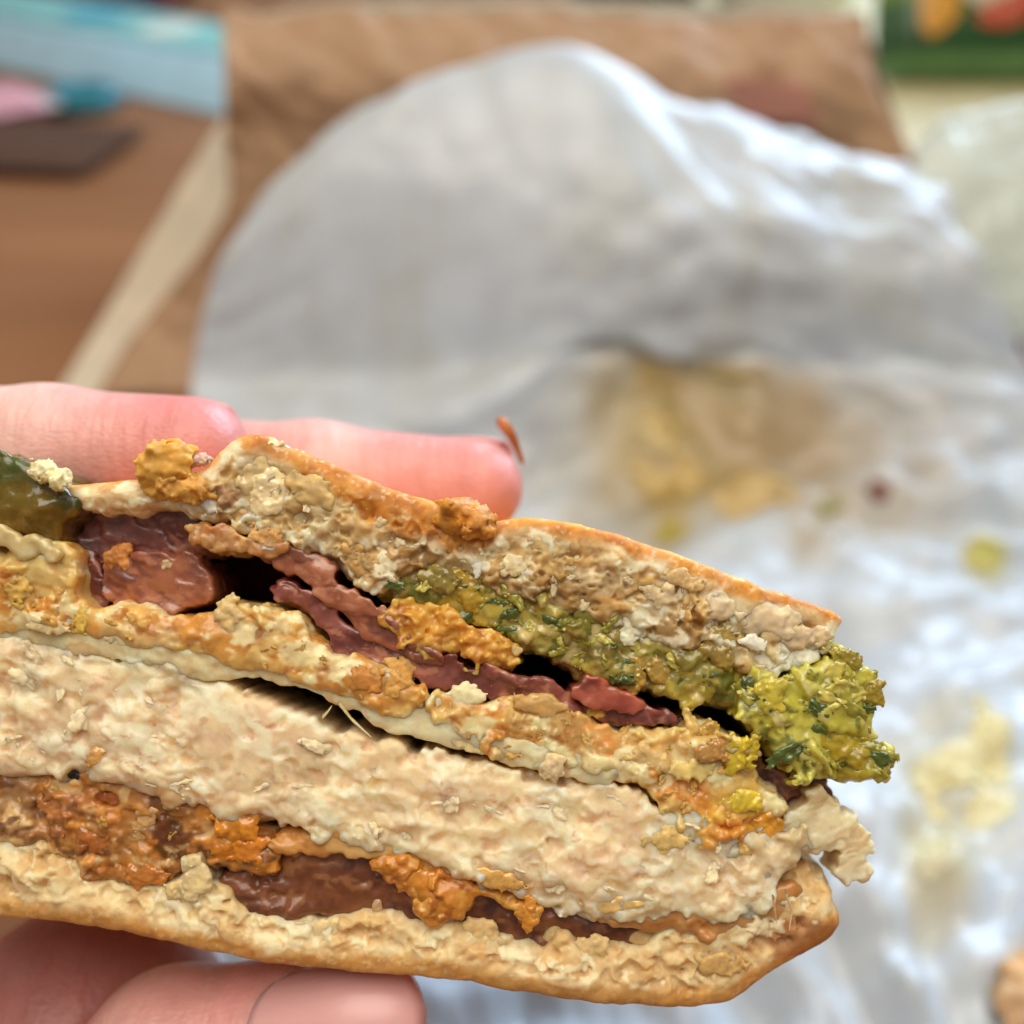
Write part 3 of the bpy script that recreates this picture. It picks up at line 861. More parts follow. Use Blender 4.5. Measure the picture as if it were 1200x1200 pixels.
for pts in ([(398, 822, 6), (412, 842, 2), (436, 862, 8)], [(380, 838, 8), (386, 832, 12), (390, 826, 8)], 
            [(920, 1045, 0), (930, 1070, -8), (925, 1090, 0)], [(905, 1050, 4), (912, 1085, -8)]):
    strand('meat_fibre', pts, 2.6, (226, 200, 150), M['bits'], slice_)

tag(SAND, 'bitten sandwich of chicken, bacon and green relish held in the fingers', 'sandwich')


# ------------------------------------------------------------------ the hand
def skin_mat():
    m, nt, b = nt_new('skin')
    a = nt.nodes.new('ShaderNodeAttribute')
    a.attribute_name = 'Col'
    link(nt, mottled(nt, a.outputs['Color'], 260, 0.9, 1.06), b.inputs['Base Color'])
    b.inputs['Roughness'].default_value = 0.42
    b.inputs['Subsurface Weight'].default_value = 0.55
    b.inputs['Subsurface Radius'].default_value = (1.0, 0.32, 0.18)
    b.inputs['Subsurface Scale'].default_value = 0.0035
    # fine ridged skin
    wv = nt.nodes.new('ShaderNodeTexVoronoi')
    wv.inputs['Scale'].default_value = 1.0
    link(nt, tex_coord(nt, (1300, 2600, 1600)), wv.inputs['Vector'])
    b1 = nt.nodes.new('ShaderNodeBump')
    b1.inputs['Strength'].default_value = 0.35
    b1.inputs['Distance'].default_value = 0.0002
    link(nt, wv.outputs['Distance'], b1.inputs['Height'])
    n2 = nt.nodes.new('ShaderNodeTexNoise')
    n2.inputs['Scale'].default_value = 1.0
    link(nt, tex_coord(nt, (520, 130, 200)), n2.inputs['Vector'])
    b2 = nt.nodes.new('ShaderNodeBump')
    b2.inputs['Strength'].default_value = 0.4
    b2.inputs['Distance'].default_value = 0.0011
    link(nt, n2.outputs['Fac'], b2.inputs['Height'])
    link(nt, b1.outputs['Normal'], b2.inputs['Normal'])
    link(nt, b2.outputs['Normal'], b.inputs['Normal'])
    return m


M['skin'] = skin_mat()
m, nt, b = nt_new('nail')
b.inputs['Base Color'].default_value = (*lin((222, 166, 164)), 1)
b.inputs['Roughness'].default_value = 0.36
b.inputs['Subsurface Weight'].default_value = 0.4
b.inputs['Subsurface Scale'].default_value = 0.002
b.inputs['Coat Weight'].default_value = 0.1
add_bump(nt, b, (((200, 1500, 1500), 0.0001),), 0.3)
M['nail'] = m


def app(px, py, z):
    """a point seen at photo pixel (px, py) at depth z, in sandwich units"""
    s = (D0 - z) / D0
    return np.array([(px - 600) * s, (600 - py) * s, z])


INDEX = [app(-330, 600, -520), app(-170, 520, -330), app(60, 533, -240), app(225, 533, -215)]
MIDDLE = [app(-260, 640, -760), app(80, 550, -560), app(370, 566, -420), app(558, 571, -380)]
RING = [app(-250, 680, -900), app(100, 590, -760), app(330, 600, -660), app(450, 602, -620)]
PINKY = [app(-250, 720, -1000), app(-20, 630, -900), app(140, 628, -840), app(230, 628, -800)]
THUMB = [app(-330, 1500, -620), app(-60, 1480, -330), app(205, 1244, -150), app(416, 1200, -105)]
CHAINS = [(INDEX, (104, 96, 92, 80)), (MIDDLE, (112, 98, 92, 72)), (RING, (112, 92, 82, 70)), (PINKY, (104, 82, 72, 62)), (THUMB, (190, 130, 112, 92))]
WRIST = app(-900, 1350, -1100)
HEEL = app(108, 1222, -390)


def cap(P, a, b, ra, rb):
    ba = b - a
    t = np.clip(((P - a) @ ba) / (ba @ ba), 0, 1)
    return np.linalg.norm(P - a - t[..., None] * ba, axis=-1) - (ra + (rb - ra) * t)


def smin(a, b, k):
    h_ = np.clip(0.5 + 0.5 * (b - a) / k, 0, 1)
    return b + (a - b) * h_ - k * h_ * (1 - h_)


hx = 11.0
gx = np.arange(-2100, 90, hx, dtype=F32)
gy = np.arange(-1560, 300, hx, dtype=F32)
gz = np.arange(-1450, 60, hx * 1.3, dtype=F32)
G = np.stack(np.meshgrid(gx, gy, gz, indexing='ij'), -1)
palm = None
knuckles = [c[0][0] for c in CHAINS[:4]]
for k_ in knuckles:
    d_ = cap(G, k_, WRIST, 115, 190)
    palm = d_ if palm is None else smin(palm, d_, 60)
palm = smin(palm, cap(G, THUMB[0], WRIST, 190, 200), 80)
palm = smin(palm, cap(G, THUMB[0], HEEL, 200, 212), 90)
palm = smin(palm, cap(G, WRIST, WRIST + np.array([-600, -200, -300]), 205, 220), 60)
fing = None
for pts, rad in CHAINS:
    d_ = None
    for i in range(3):
        e = cap(G, pts[i], pts[i + 1], rad[i], rad[i + 1])
        d_ = e if d_ is None else smin(d_, e, 34)
    root = np.linalg.norm(G - pts[0], axis=-1)
    kk = np.clip(1 - root / 500, 0, 1) * 70 + 2
    palm = smin(palm, d_, kk) if fing is None else smin(palm, d_, kk)
    fing = True
V, Q = surface_net(palm.astype(F32), gx, gy, gz)
del G, palm
tips = np.stack([c[0][-1] for c in CHAINS] + [HEEL, HEEL + np.array([120, -60, 60])])
dt = np.min(np.linalg.norm(V[:, None, :] - tips[None], axis=-1), 1)
red = np.clip(1 - dt / 300, 0, 1)
red = np.clip(red * .95 + 0.16 * pnoise(V, 90, 3) + .25, 0, 1)[:, None]
scol = lin((244, 208, 196)) * (1 - red) + lin((222, 142, 138)) * red
palm_shade = np.clip(1.25 - np.linalg.norm(V - HEEL, axis=1) / 420, 0, 1)[:, None] * .85      # shade under the sandwich, put into the palm colour
scol = scol * (1 - palm_shade) + lin((146, 44, 40)) * palm_shade
HM = CAMM @ Matrix.Translation((0, 0, -D0 * U))
hand = obj('hand', mesh_from('hand', V * U, Q, scol), M['skin'])
hand.matrix_world = HM
tag(hand, 'bare hand pinching the sandwich, two fingers on top and thumb below', 'hand')


def nail_plate(a, b, r, up, length, width, start):
    """curved plate over the fingertip: axis a->b, facing up"""
    ax = (b - a) / np.linalg.norm(b - a)
    up = up - ax * (up @ ax)
    up /= np.linalg.norm(up)
    sd = np.cross(ax, up)
    V, Q = [], []
    nu, nv = 18, 15
    for i in range(nu):
        u = i / (nu - 1)
        for j in range(nv):
            v = j / (nv - 1) * 2 - 1
            th = v * width * (0.86 + .14 * math.sin(u * 3.1))
            # rounded cuticle and free edge
            uu = start + length * (u * (1 - 0.10 * v * v) + (0.16 * v * v) * (1 - u))
            rs_ = r if uu < 0 else math.sqrt(max(r * r - uu * uu * .5, 0))
            rr = rs_ + 3.0 - 4.0 * abs(v) ** 4
            V.append(b + ax * uu + up * (rr * math.cos(th)) + sd * (rr * math.sin(th)))
    for i in range(nu - 1):
        for j in range(nv - 1):
            k = i * nv + j
            Q.append((k, k + 1, k + nv + 1, k + nv))
    o = obj('fingernail', mesh_from('fingernail', np.array(V) * U, Q), M['nail'], hand)
    md = o.modifiers.new('thickness', 'SOLIDIFY')
    md.thickness = 0.0006
    md.offset = 0
    return o


nail_plate(THUMB[2], THUMB[3], 93, np.array([0.05, 0.45, 0.9]), 212, 0.9, -100)
nail_plate(INDEX[2], INDEX[3], 80, np.array([0, .6, -1]), 100, 0.7, -55)
nail_plate(MIDDLE[2], MIDDLE[3], 73, np.array([0, .9, -0.7]), 112, 0.8, -65)
nail_plate(RING[2], RING[3], 70, np.array([0, 1, -0.3]), 100, 0.8, -50)
nail_plate(PINKY[2], PINKY[3], 62, np.array([0, 1, -0.3]), 100, 0.8, -50)

# the little brown crisp strand standing up by the fingertip
V, Q = [], []
cs = [app(611, 540, -382), app(606, 527, -372), app(600, 513, -364), app(592, 500, -360), app(588, 492, -358)]
rs = [4, 5, 7, 10, 8]
for i, c in enumerate(cs):
    for k in range(10):
        a = k / 10 * 6.283
        r_ = rs[i] * (1 + .18 * math.sin(a * 3 + i))
        V.append(c + np.array([r_ * math.cos(a), .25 * r_ * math.cos(a), r_ * math.sin(a)]))
V += [cs[0] + np.array([3, -8, 0]), cs[-1] + np.array([-2, 7, 0])]
n_ = len(cs)
T = []
for i in range(n_ - 1):
    for k in range(10):
        T.append((i * 10 + k, (i + 1) * 10 + k, (i + 1) * 10 + (k + 1) % 10, i * 10 + (k + 1) % 10))
for k in range(10):
    T.append((len(V) - 2, k, (k + 1) % 10, (k + 1) % 10))
    T.append((len(V) - 1, (n_ - 1) * 10 + (k + 1) % 10, (n_ - 1) * 10 + k, (n_ - 1) * 10 + k))
me = bpy.data.meshes.new('crisp_strand')
me.from_pydata([tuple(v * U) for v in V], [], [tuple(dict.fromkeys(q)) for q in T])
ca_ = me.attributes.new('Col', 'FLOAT_COLOR', 'POINT')
for i in range(len(V)):
    tt = 1.0 if (i // 10) >= 3 else 0.0
    c = lin((150, 84, 40)) * (1 - tt) + lin((186, 120, 66)) * tt
    ca_.data[i].color = (*c, 1)
for pl in me.polygons:
    pl.use_smooth = True
st = obj('crisp_strand', me, M['batter'])
st.matrix_world = HM
tag(st, 'tiny brown crisp strand stuck to the fingertip', 'food scrap')

# ------------------------------------------------------------------ table
m, nt, b = nt_new('table_wood')
n1 = nt.nodes.new('ShaderNodeTexNoise')
n1.inputs['Scale'].default_value = 1.0
n1.inputs['Detail'].default_value = 6
link(nt, tex_coord(nt, (3.0, 18, 10)), n1.inputs['Vector'])
cr_ = nt.nodes.new('ShaderNodeValToRGB')
cr_.color_ramp.elements[0].position = 0.3
cr_.color_ramp.elements[0].color = (*lin((130, 86, 54)), 1)
cr_.color_ramp.elements[1].position = 0.72
cr_.color_ramp.elements[1].color = (*lin((150, 102, 66)), 1)
link(nt, n1.outputs['Fac'], cr_.inputs['Fac'])
link(nt, cr_.outputs['Color'], b.inputs['Base Color'])
b.inputs['Roughness'].default_value = 0.5
b.inputs['Specular IOR Level'].default_value = 0.3
add_bump(nt, b, (((40, 400, 100), 0.0003),), 0.4)
M['wood'] = m
V = [(-1.6, -0.5, 0), (1.6, -0.5, 0), (1.6, 2.6, 0), (-1.6, 2.6, 0), (-1.6, -0.5, -.03), (1.6, -0.5, -.03), (1.6, 2.6, -.03), (-1.6, 2.6, -.03)]
me = mesh_from('table_top', V, [(0, 1, 2, 3), (7, 6, 5, 4), (0, 4, 5, 1), (1, 5, 6, 2), (2, 6, 7, 3), (3, 7, 4, 0)], smooth=False)
tb = obj('table_top', me, M['wood'])
tb['kind'] = 'structure'


# ------------------------------------------------------------------ paper sheets from control lattices
def catmull(P, t):
    """P (n, ...) evaluated at t in [0, n-1]"""
    n = len(P)
    i = np.clip(np.floor(t).astype(int), 0, n - 2)
    f = (t - i).reshape((-1,) + (1,) * (P.ndim - 1))
    ext = np.concatenate([2 * P[:1] - P[1:2], P, 2 * P[-1:] - P[-2:-1]])
    a, b_, c, d = ext[i], ext[i + 1], ext[i + 2], ext[i + 3]
    return 0.5 * ((2 * b_) + (-a + c) * f + (2 * a - 5 * b_ + 4 * c - d) * f ** 2 + (-a + 3 * b_ - 3 * c + d) * f ** 3)


def crumple(x, y, seed, lam, amp, n=9):
    """folded-paper relief in the sheet's own coordinates (cm)"""
    r = np.random.RandomState(seed)
    h_ = np.zeros_like(x)
    for i in range(n):
        th = r.rand() * math.pi
        L = lam * (0.5 + 1.3 * r.rand())
        wx = x + .35 * L * np.sin(y / L * 1.7 + r.rand() * 6)
        wy = y + .35 * L * np.sin(x / L * 1.3 + r.rand() * 6)
        q = (wx * math.cos(th) + wy * math.sin(th)) / L + r.rand() * 9
        tri = np.abs(q - np.floor(q) - .5) * 2
        mod = 0.5 + 0.5 * np.sin(x / L * .6 + r.rand() * 6) * np.sin(y / L * .6 + r.rand() * 6)
        h_ += amp * (0.4 + .6 * r.rand()) * (tri ** 1.15 - .5) * mod
    return h_


class Sheet:
    def __init__(self, ctrl, nu, nv, seed=1, lam=3.0, amp=.002, ampfn=None):
        C = np.array(ctrl, float)            # rows x cols x 3
        tu = np.linspace(0, C.shape[0] - 1, nu)
        tv = np.linspace(0, C.shape[1] - 1, nv)
        P = catmull(C, tu)
        P = catmull(P.transpose(1, 0, 2), tv).transpose(1, 0, 2)
        du = np.gradient(P, axis=0)
        dv = np.gradient(P, axis=1)
        N = np.cross(dv, du)
        N /= np.linalg.norm(N, axis=2, keepdims=True) + 1e-12
        su = np.cumsum(np.linalg.norm(du, axis=2).mean(1)) * 100
        sv = np.cumsum(np.linalg.norm(dv, axis=2).mean(0)) * 100
        A, B = np.meshgrid(su, sv, indexing='ij')
        h_ = crumple(B, A, seed, lam, amp) + crumple(B, A, seed + 5, lam * .42, amp * .5) + crumple(B, A, seed + 9, lam * .2, amp * .26)
        if ampfn is not None:
            h_ = h_ * ampfn(np.linspace(0, 1, nu)[:, None], np.linspace(0, 1, nv)[None, :])
        self.P = P + N * h_[..., None]
        self.N = N
        self.A, self.B = A, B
        self.nu, self.nv = nu, nv

    def quads(self):
        i, j = np.meshgrid(np.arange(self.nu - 1), np.arange(self.nv - 1), indexing='ij')
        k = (i * self.nv + j).ravel()
        return np.stack([k, k + 1, k + self.nv + 1, k + self.nv], 1)

    def mesh(self, name, col=None):
        P = self.P.reshape(-1, 3).copy()
        P[:, 2] = np.maximum(P[:, 2], 0.0006)
        return mesh_from(name, P, self.quads(), col)


def paper_mat(name, rgb, rough, transl, spec=.5, attr=False, bump=0.0002):
    m, nt, b = nt_new(name)
    if attr:
        a = nt.nodes.new('ShaderNodeAttribute')
        a.attribute_name = 'Col'
        src = a.outputs['Color']
    else:
        c = nt.nodes.new('ShaderNodeRGB')
        c.outputs[0].default_value = (*lin(rgb), 1)
        src = c.outputs[0]
    src = mottled(nt, src, 60, .93, 1.04)
    link(nt, src, b.inputs['Base Color'])
    b.inputs['Roughness'].default_value = rough
    b.inputs['Specular IOR Level'].default_value = spec
    add_bump(nt, b, ((140, bump * 3), (700, bump)), 0.5)
    if transl > 0:
        tr = nt.nodes.new('ShaderNodeBsdfTranslucent')
        link(nt, src, tr.inputs['Color'])
        mx = nt.nodes.new('ShaderNodeMixShader')
        mx.inputs['Fac'].default_value = transl
        link(nt, b.outputs['BSDF'], mx.inputs[1])
        link(nt, tr.outputs['BSDF'], mx.inputs[2])
        link(nt, mx.outputs['Shader'], nt.nodes['Material Output'].inputs['Surface'])
    return m


M['wrap'] = paper_mat('greaseproof_paper', (232, 232, 228), 0.30, 0.3, .6, attr=True)
M['kraft'] = paper_mat('brown_kraft_paper', (190, 152, 118), 0.55, 0.15, .35)
M['kraft_lit'] = paper_mat('lit_kraft_paper', (250, 240, 220), 0.6, 0.45, .3)  # paler copy of the kraft: light on gusset and inner rim is in the colour

# wrapper: rows run from the standing far edge down to the part under the sandwich
TX = (225, 380, 540, 720, 900, 1080, 1400)


def lay(py, z):
    return [on_table(x, py, z) for x in TX]


def stand(xy, ys):
    return [at(x, y, d) for (x, y), d in zip(xy, ys)]


rows = [
    stand([(338, 226), (420, 152), (542, 98), (680, 78), (796, 146), (926, 176), (1096, 228)], (.356, .364, .372, .374, .372, .372, .372)),
    stand([(330, 210), (415, 136), (540, 82), (680, 62), (800, 130), (930, 162), (1100, 215)], (.345, .352, .36, .362, .36, .36, .36)),
    stand([(262, 300), (395, 230), (540, 190), (690, 170), (815, 205), (945, 235), (1120, 275)], (.332, .335, .335, .335, .335, .335, .34)),
    stand([(235, 380), (385, 340), (540, 320), (690, 295), (830, 305), (960, 320), (1160, 350)], (.325, .325, .322, .315, .315, .318, .325)),
    stand([(225, 450), (380, 440), (540, 430), (700, 392), (800, 412), (980, 425), (1220, 445)], (.318, .318, .312, .308, .312, .318, .315)),
    stand([(225, 500), (380, 490), (540, 480), (710, 410), (830, 428), (1010, 445), (1260, 462)], (.300, .300, .298, .311, .313, .315, .313)),
    lay(580, .012), lay(720, .010), lay(900, .010), lay(1150, .008), lay(1500, .006)]


def wamp(u, v):
    return 0.3 + .45 * np.clip((v - .55) / .2, 0, 1) + 0.95 * np.clip((u - .35) / .3, 0, 1) * (0.4 + .9 * v)


WR = Sheet(rows, 330, 300, seed=12, lam=8.5, amp=.0056, ampfn=wamp)
# grease soak and food stains: shapes of their own in sheet space
uu, vv = np.meshgrid(np.linspace(0, 1, WR.nu), np.linspace(0, 1, WR.nv), indexing='ij')
PV = np.stack([uu.ravel() * 100, vv.ravel() * 100, np.zeros(uu.size)], 1)
nz = pnoise(PV, 9, 2) + .6 * pnoise(PV, 3.5, 4) + .3 * pnoise(PV, 1.4, 5)
base = np.tile(lin((222, 228, 234)), (uu.size, 1))
soak = np.clip(nz * .9 + .1, 0, 1)[:, None] * np.clip(1.1 - uu.ravel() * 1.6, 0, .3)[:, None]
base = base * (1 - soak) + lin((196, 196, 176)) * soak
WCOL = base


def nearest_uv(px, py):
    """sheet cell seen at a photo pixel"""
    d = ray(px, py)
    d = d / np.linalg.norm(d)
    R_ = WR.P.reshape(-1, 3) - np.array([0, 0, CAM_H])
    t = R_ @ d
    e = np.linalg.norm(R_ - t[:, None] * d, axis=1) / t
    k = int(np.argmin(e))
    return k // WR.nv, k % WR.nv


def stain(px, py, ru, rv, rgb, wt=1.0):
    global WCOL
    i, j = nearest_uv(px, py)
    q = np.hypot((uu.ravel() - i / (WR.nu - 1)) / ru, (vv.ravel() - j / (WR.nv - 1)) / rv) + .24 * nz
    m_ = (np.clip((1.15 - q) / .8, 0, 1) * wt)[:, None]
    WCOL = WCOL * (1 - m_) + lin(rgb) * m_


stain(820, 530, .10, .16, (188, 162, 100), 1.0)
stain(930, 510, .09, .14, (196, 170, 130), .9)
stain(1000, 580, .05, .10, (204, 192, 172), .6)
stain(850, 440, .03, .05, (176, 160, 110), .6)
stain(1120, 910, .05, .05, (222, 208, 156), .35)
stain(1150, 650, .02, .02, (206, 192, 120), .7)
stain(1100, 1000, .03, .03, (226, 212, 160), .6)
wrapper = obj('paper_wrapper', WR.mesh('paper_wrapper', WCOL), M['wrap'])
tag(wrapper, 'crumpled white greaseproof wrapper spread open with one edge standing against the bag', 'wrapper')
md = wrapper.modifiers.new('thickness', 'SOLIDIFY')
md.thickness = 0.00015
md.offset = -1
# folded-back corner at the right
rows2 = [stand([(1068, 178), (1105, 140), (1160, 124), (1230, 118), (1330, 130)], (.375, .385, .39, .39, .38)),
         stand([(1075, 225), (1115, 205), (1170, 195), (1240, 195), (1340, 200)], (.365, .365, .368, .37, .37)),
         stand([(1090, 280), (1130, 270), (1185, 265), (1250, 265), (1350, 270)], (.352, .350, .35, .352, .355)),
         stand([(1110, 330), (1150, 330), (1200, 330), (1260, 335), (1360, 340)], (.345, .342, .34, .34, .345)),
         stand([(1130, 390), (1170, 395), (1220, 400), (1280, 400), (1370, 400)], (.338, .334, .332, .332, .335))]
FL = Sheet(rows2, 70, 70, seed=31, lam=3.5, amp=.0018)
n_ = 70 * 70
fl = obj('corner_flap', FL.mesh('corner_flap', np.tile(lin((224, 230, 220)), (n_, 1))), M['wrap'], wrapper)
md = fl.modifiers.new('thickness', 'SOLIDIFY')
md.thickness = 0.00015


# food scraps smeared on the paper
def smear(px, py, ru, rv, thick, rgb, rgb2, label, name='food_smear', cat='food scrap', seed=3, thr=.1, group=None, mat='bits'):
    i0, j0 = nearest_uv(px, py)
    a, b_ = int(ru * WR.nu), int(rv * WR.nv)
    i = np.clip(np.linspace(i0 - a, i0 + a, 60), 0, WR.nu - 1.001)
    j = np.clip(np.linspace(j0 - b_, j0 + b_, 60), 0, WR.nv - 1.001)
    I, J = np.meshgrid(i, j, indexing='ij')
    ii, jj = I.astype(int), J.astype(int)
    fi, fj = (I - ii)[..., None], (J - jj)[..., None]
    P = (WR.P[ii, jj] * (1 - fi) + WR.P[ii + 1, jj] * fi) * (1 - fj) + (WR.P[ii, jj + 1] * (1 - fi) + WR.P[ii + 1, jj + 1] * fi) * fj
    N = WR.N[ii, jj]
    N = N * np.sign(N[..., 2:3] + .3 * -N[..., 1:2] + 1e-9)
    U2, V2 = np.meshgrid(np.linspace(-1, 1, 60), np.linspace(-1, 1, 60), indexing='ij')
    q = np.stack([U2.ravel() * 12, V2.ravel() * 12, np.zeros(U2.size)], 1)
    nn = (pnoise(q, 5, seed) + .6 * pnoise(q, 2.2, seed + 1) + .3 * pnoise(q, 1.0, seed + 2)).reshape(U2.shape)
    h_ = (1 - (U2 ** 2 + V2 ** 2)) * .9 + nn * .8 - thr
    h_ = np.minimum(h_, 1 - (U2 ** 2 + V2 ** 2) ** 2)
    keep = h_ > 0
    H = np.clip(h_, 0, 1) ** .7 * thick * .3
    Vt = (P + N * (H[..., None] + .0004)).reshape(-1, 3)
    Vb = (P + N * .0002).reshape(-1, 3)
    kq = keep[:-1, :-1] & keep[1:, :-1] & keep[:-1, 1:] & keep[1:, 1:]
    ids = np.argwhere(kq)
    if len(ids) == 0:
        return None
    k = ids[:, 0] * 60 + ids[:, 1]
    quads = np.stack([k, k + 1, k + 61, k + 60], 1)
    used = np.unique(quads)
    remap = np.full(3600, -1)
    remap[used] = np.arange(len(used))
    qt = remap[quads]
    nV = len(used)
    # close with a floor and side walls
    ed = np.concatenate([qt[:, [0, 1]], qt[:, [1, 2]], qt[:, [2, 3]], qt[:, [3, 0]]])
    key = {}
    for x, y in ed:
        key[(x, y)] = 1
    rim = [(x, y) for (x, y) in key if (y, x) not in key]
    allq = np.concatenate([qt, qt[:, ::-1] + nV, np.array([(y, x, x + nV, y + nV) for x, y in rim])])
    VV = np.concatenate([Vt[used], Vb[used]])
    t_ = np.clip(.5 + nn.ravel()[used], 0, 1)[:, None]
    col = lin(rgb) * (1 - t_) + lin(rgb2) * t_
    o = obj(name, mesh_from(name, VV, allq, np.concatenate([col, col])), M[mat])
    tag(o, label, cat, group)
    return o


smear(775, 505, .020, .035, .004, (190, 162, 96), (204, 182, 128), 'long mustard yellow scrap at the upper left of the food stain on the paper', seed=5)
smear(785, 560, .020, .05, .004, (194, 158, 84), (202, 176, 116), 'orange yellow smear at the lower left of the food stain on the paper', seed=8)
smear(885, 575, .022, .05, .003, (182, 148, 80), (200, 172, 116), 'dull tan smear in the middle of the food stain on the paper', seed=12)
smear(870, 440, .012, .03, .004, (150, 128, 70), (176, 152, 96), 'olive scrap tucked under the paper fold', seed=16)
smear(1028, 576, .010, .014, .005, (112, 70, 60), (138, 92, 76), 'small dark brown meat crumb lying on the paper', name='meat_crumb', seed=18, thr=-.2, mat='sauce')
smear(975, 600, .012, .02, .003, (150, 144, 96), (176, 170, 126), 'pale green scrap beside the brown meat crumb', seed=22)
smear(785, 628, .012, .018, .004, (170, 150, 60), (190, 172, 84), 'small green yellow crumb just behind the top crust', seed=25, thr=-.1)
smear(1125, 915, .026, .05, .004, (214, 198, 136), (222, 212, 170), 'yellow egg-like smear on the shiny crumpled paper', seed=28, thr=.35)
smear(1160, 855, .022, .018, .003, (212, 196, 132), (220, 208, 160), 'pale yellow streak above the yellow smear on the paper', seed=33, thr=0)
smear(1152, 652, .010, .014, .003, (186, 178, 90), (206, 196, 120), 'small green yellow speck alone on the bright paper', seed=36, thr=-.1)
smear(1095, 1000, .014, .018, .002, (222, 210, 160), (226, 216, 182), 'faint cream dab below the yellow smear on the paper', seed=38, thr=0)
# torn crust lying on the wrapper by the lower right
crust = lump('bread_crust', 0, 0, 150, 90, (206, 168, 126), M['bread'], None, rz=60, z=0, rag=.22, cell=60, h=8, seed=9)
i_, j_ = nearest_uv(1195, 1165)
crust.location = tuple(WR.P[i_, j_] + np.array([0.004, 0, .004]))
crust.rotation_euler = (0.2, 0.1, 0.5)
tag(crust, 'torn piece of tan bread crust lying on the wrapper', 'bread crust')

# ------------------------------------------------------------------ brown paper bag behind the wrapper
bag = empty('paper_bag', tuple(on_table(560, 430)))
bag_inv = np.array(bag.location)


def bag_part(name, rows_, mat, seed, lam=6, amp=.002, nu=80, nv=120):
    sh = Sheet(rows_, nu, nv, seed=seed, lam=lam, amp=amp)
    P = sh.P.reshape(-1, 3)
    P[:, 2] = np.maximum(P[:, 2], .0008)
    o = obj(name, mesh_from(name, P - bag_inv, sh.quads()), mat, bag)
    md = o.modifiers.new('thickness', 'SOLIDIFY')
    md.thickness = 0.0003
    return o


front = bag_part('front_panel', [
    stand([(265, 24), (430, 14), (600, 16), (830, 18), (1010, 20)], (.43, .425, .425, .425, .43)),
    stand([(264, 90), (430, 90), (600, 90), (830, 90), (1028, 95)], (.405, .404, .404, .406, .415)),
    stand([(264, 160), (430, 165), (600, 165), (830, 165), (1062, 175)], (.402, .4035, .4035, .403, .408)),
    stand([(262, 250), (430, 250), (600, 250), (830, 260), (1110, 270)], (.398, .400, .400, .400, .402)),
    stand([(170, 380), (400, 370), (600, 370), (850, 370), (1170, 370)], (.385, .390, .39, .39, .39)),
    [on_table(110, 470), on_table(400, 450), on_table(600, 450), on_table(850, 450), on_table(1230, 450)]], M['kraft'], 41, lam=8, amp=.005)
side = bag_part('side_gusset', [
    stand([(266, 120), (268, 122), (270, 124)], (.404, .408, .412)),
    stand([(262, 248), (235, 225), (212, 215)], (.399, .405, .41)),
    stand([(172, 378), (152, 365), (132, 352)], (.386, .390, .395)),
    [on_table(112, 470), on_table(92, 468), on_table(66, 462)]], M['kraft_lit'], 43, amp=.0008, nu=40, nv=20)
back = bag_part('back_panel', [
    stand([(265, 16), (430, 2), (600, -2), (830, 4), (1010, 14)], (.47, .475, .475, .475, .47)),
    stand([(265, 130), (430, 130), (600, 130), (830, 130), (1010, 130)], (.50, .50, .50, .50, .50)),
    [on_table(240, 300), on_table(430, 300), on_table(600, 300), on_table(830, 300), on_table(1040, 300)]], M['kraft_lit'], 47)
right = bag_part('side_gusset', [
    stand([(1010, 20), (1010, 16), (1010, 14)], (.43, .45, .47)),
    stand([(1062, 175), (1045, 150), (1012, 130)], (.408, .45, .50)),
    [on_table(1230, 450), on_table(1150, 380), on_table(1040, 300)]], M['kraft'], 49, amp=.001, nu=40, nv=20)
# red print patch on the bag front
m, nt, b = nt_new('faded_red_print')
b.inputs['Base Color'].default_value = (*lin((182, 124, 106)), 1)
b.inputs['Roughness'].default_value = .6
M['print'] = m
bag_part('printed_mark', [stand([(815, 98), (880, 92), (945, 100)], (.4035, .4035, .4055)), stand([(820, 118), (880, 116), (950, 122)], (.4025, .4025, .4035)), stand([(830, 140), (890, 142), (960, 146)], (.4015, .4015, .4025))], M['print'], 41, lam=8, amp=.0004, nu=20, nv=30)
tag(bag, 'open brown paper takeaway bag standing behind the white wrapper', 'paper bag')


# ------------------------------------------------------------------ blurred things at the back of the table
def simple_mat(name, rgb, rough=.4, coat=0.0, spec=.5):
    m, nt, b = nt_new(name)
    c = nt.nodes.new('ShaderNodeRGB')
    c.outputs[0].default_value = (*lin(rgb), 1)
    link(nt, mottled(nt, c.outputs[0], 40, .92, 1.05), b.inputs['Base Color'])
    b.inputs['Roughness'].default_value = rough
    b.inputs['Coat Weight'].default_value = coat
    b.inputs['Specular IOR Level'].default_value = spec
    return m


def bevelled(me, w_=0.003, seg=2):
    import bmesh
    bm = bmesh.new()
    bm.from_mesh(me)
    bmesh.ops.recalc_face_normals(bm, faces=bm.faces)
    bmesh.ops.bevel(bm, geom=list(bm.edges), offset=w_, segments=seg, affect='EDGES', profile=.5)
    bm.to_mesh(me)
    bm.free()
    for p in me.polygons:
        p.use_smooth = True
    return me


def hull8(name, bot, top, mat, parent=None, bev=.003, origin=None):
    """box from four base and four top corners"""
    V = np.array(list(bot) + list(top), float)
    if origin is not None:
        V = V - origin
    me = bpy.data.meshes.new(name)
    me.from_pydata([tuple(v) for v in V], [], [(3, 2, 1, 0), (4, 5, 6, 7), (0, 1, 5, 4), (1, 2, 6, 5), (2, 3, 7, 6), (3, 0, 4, 7)])
    return obj(name, bevelled(me, bev), mat, parent)


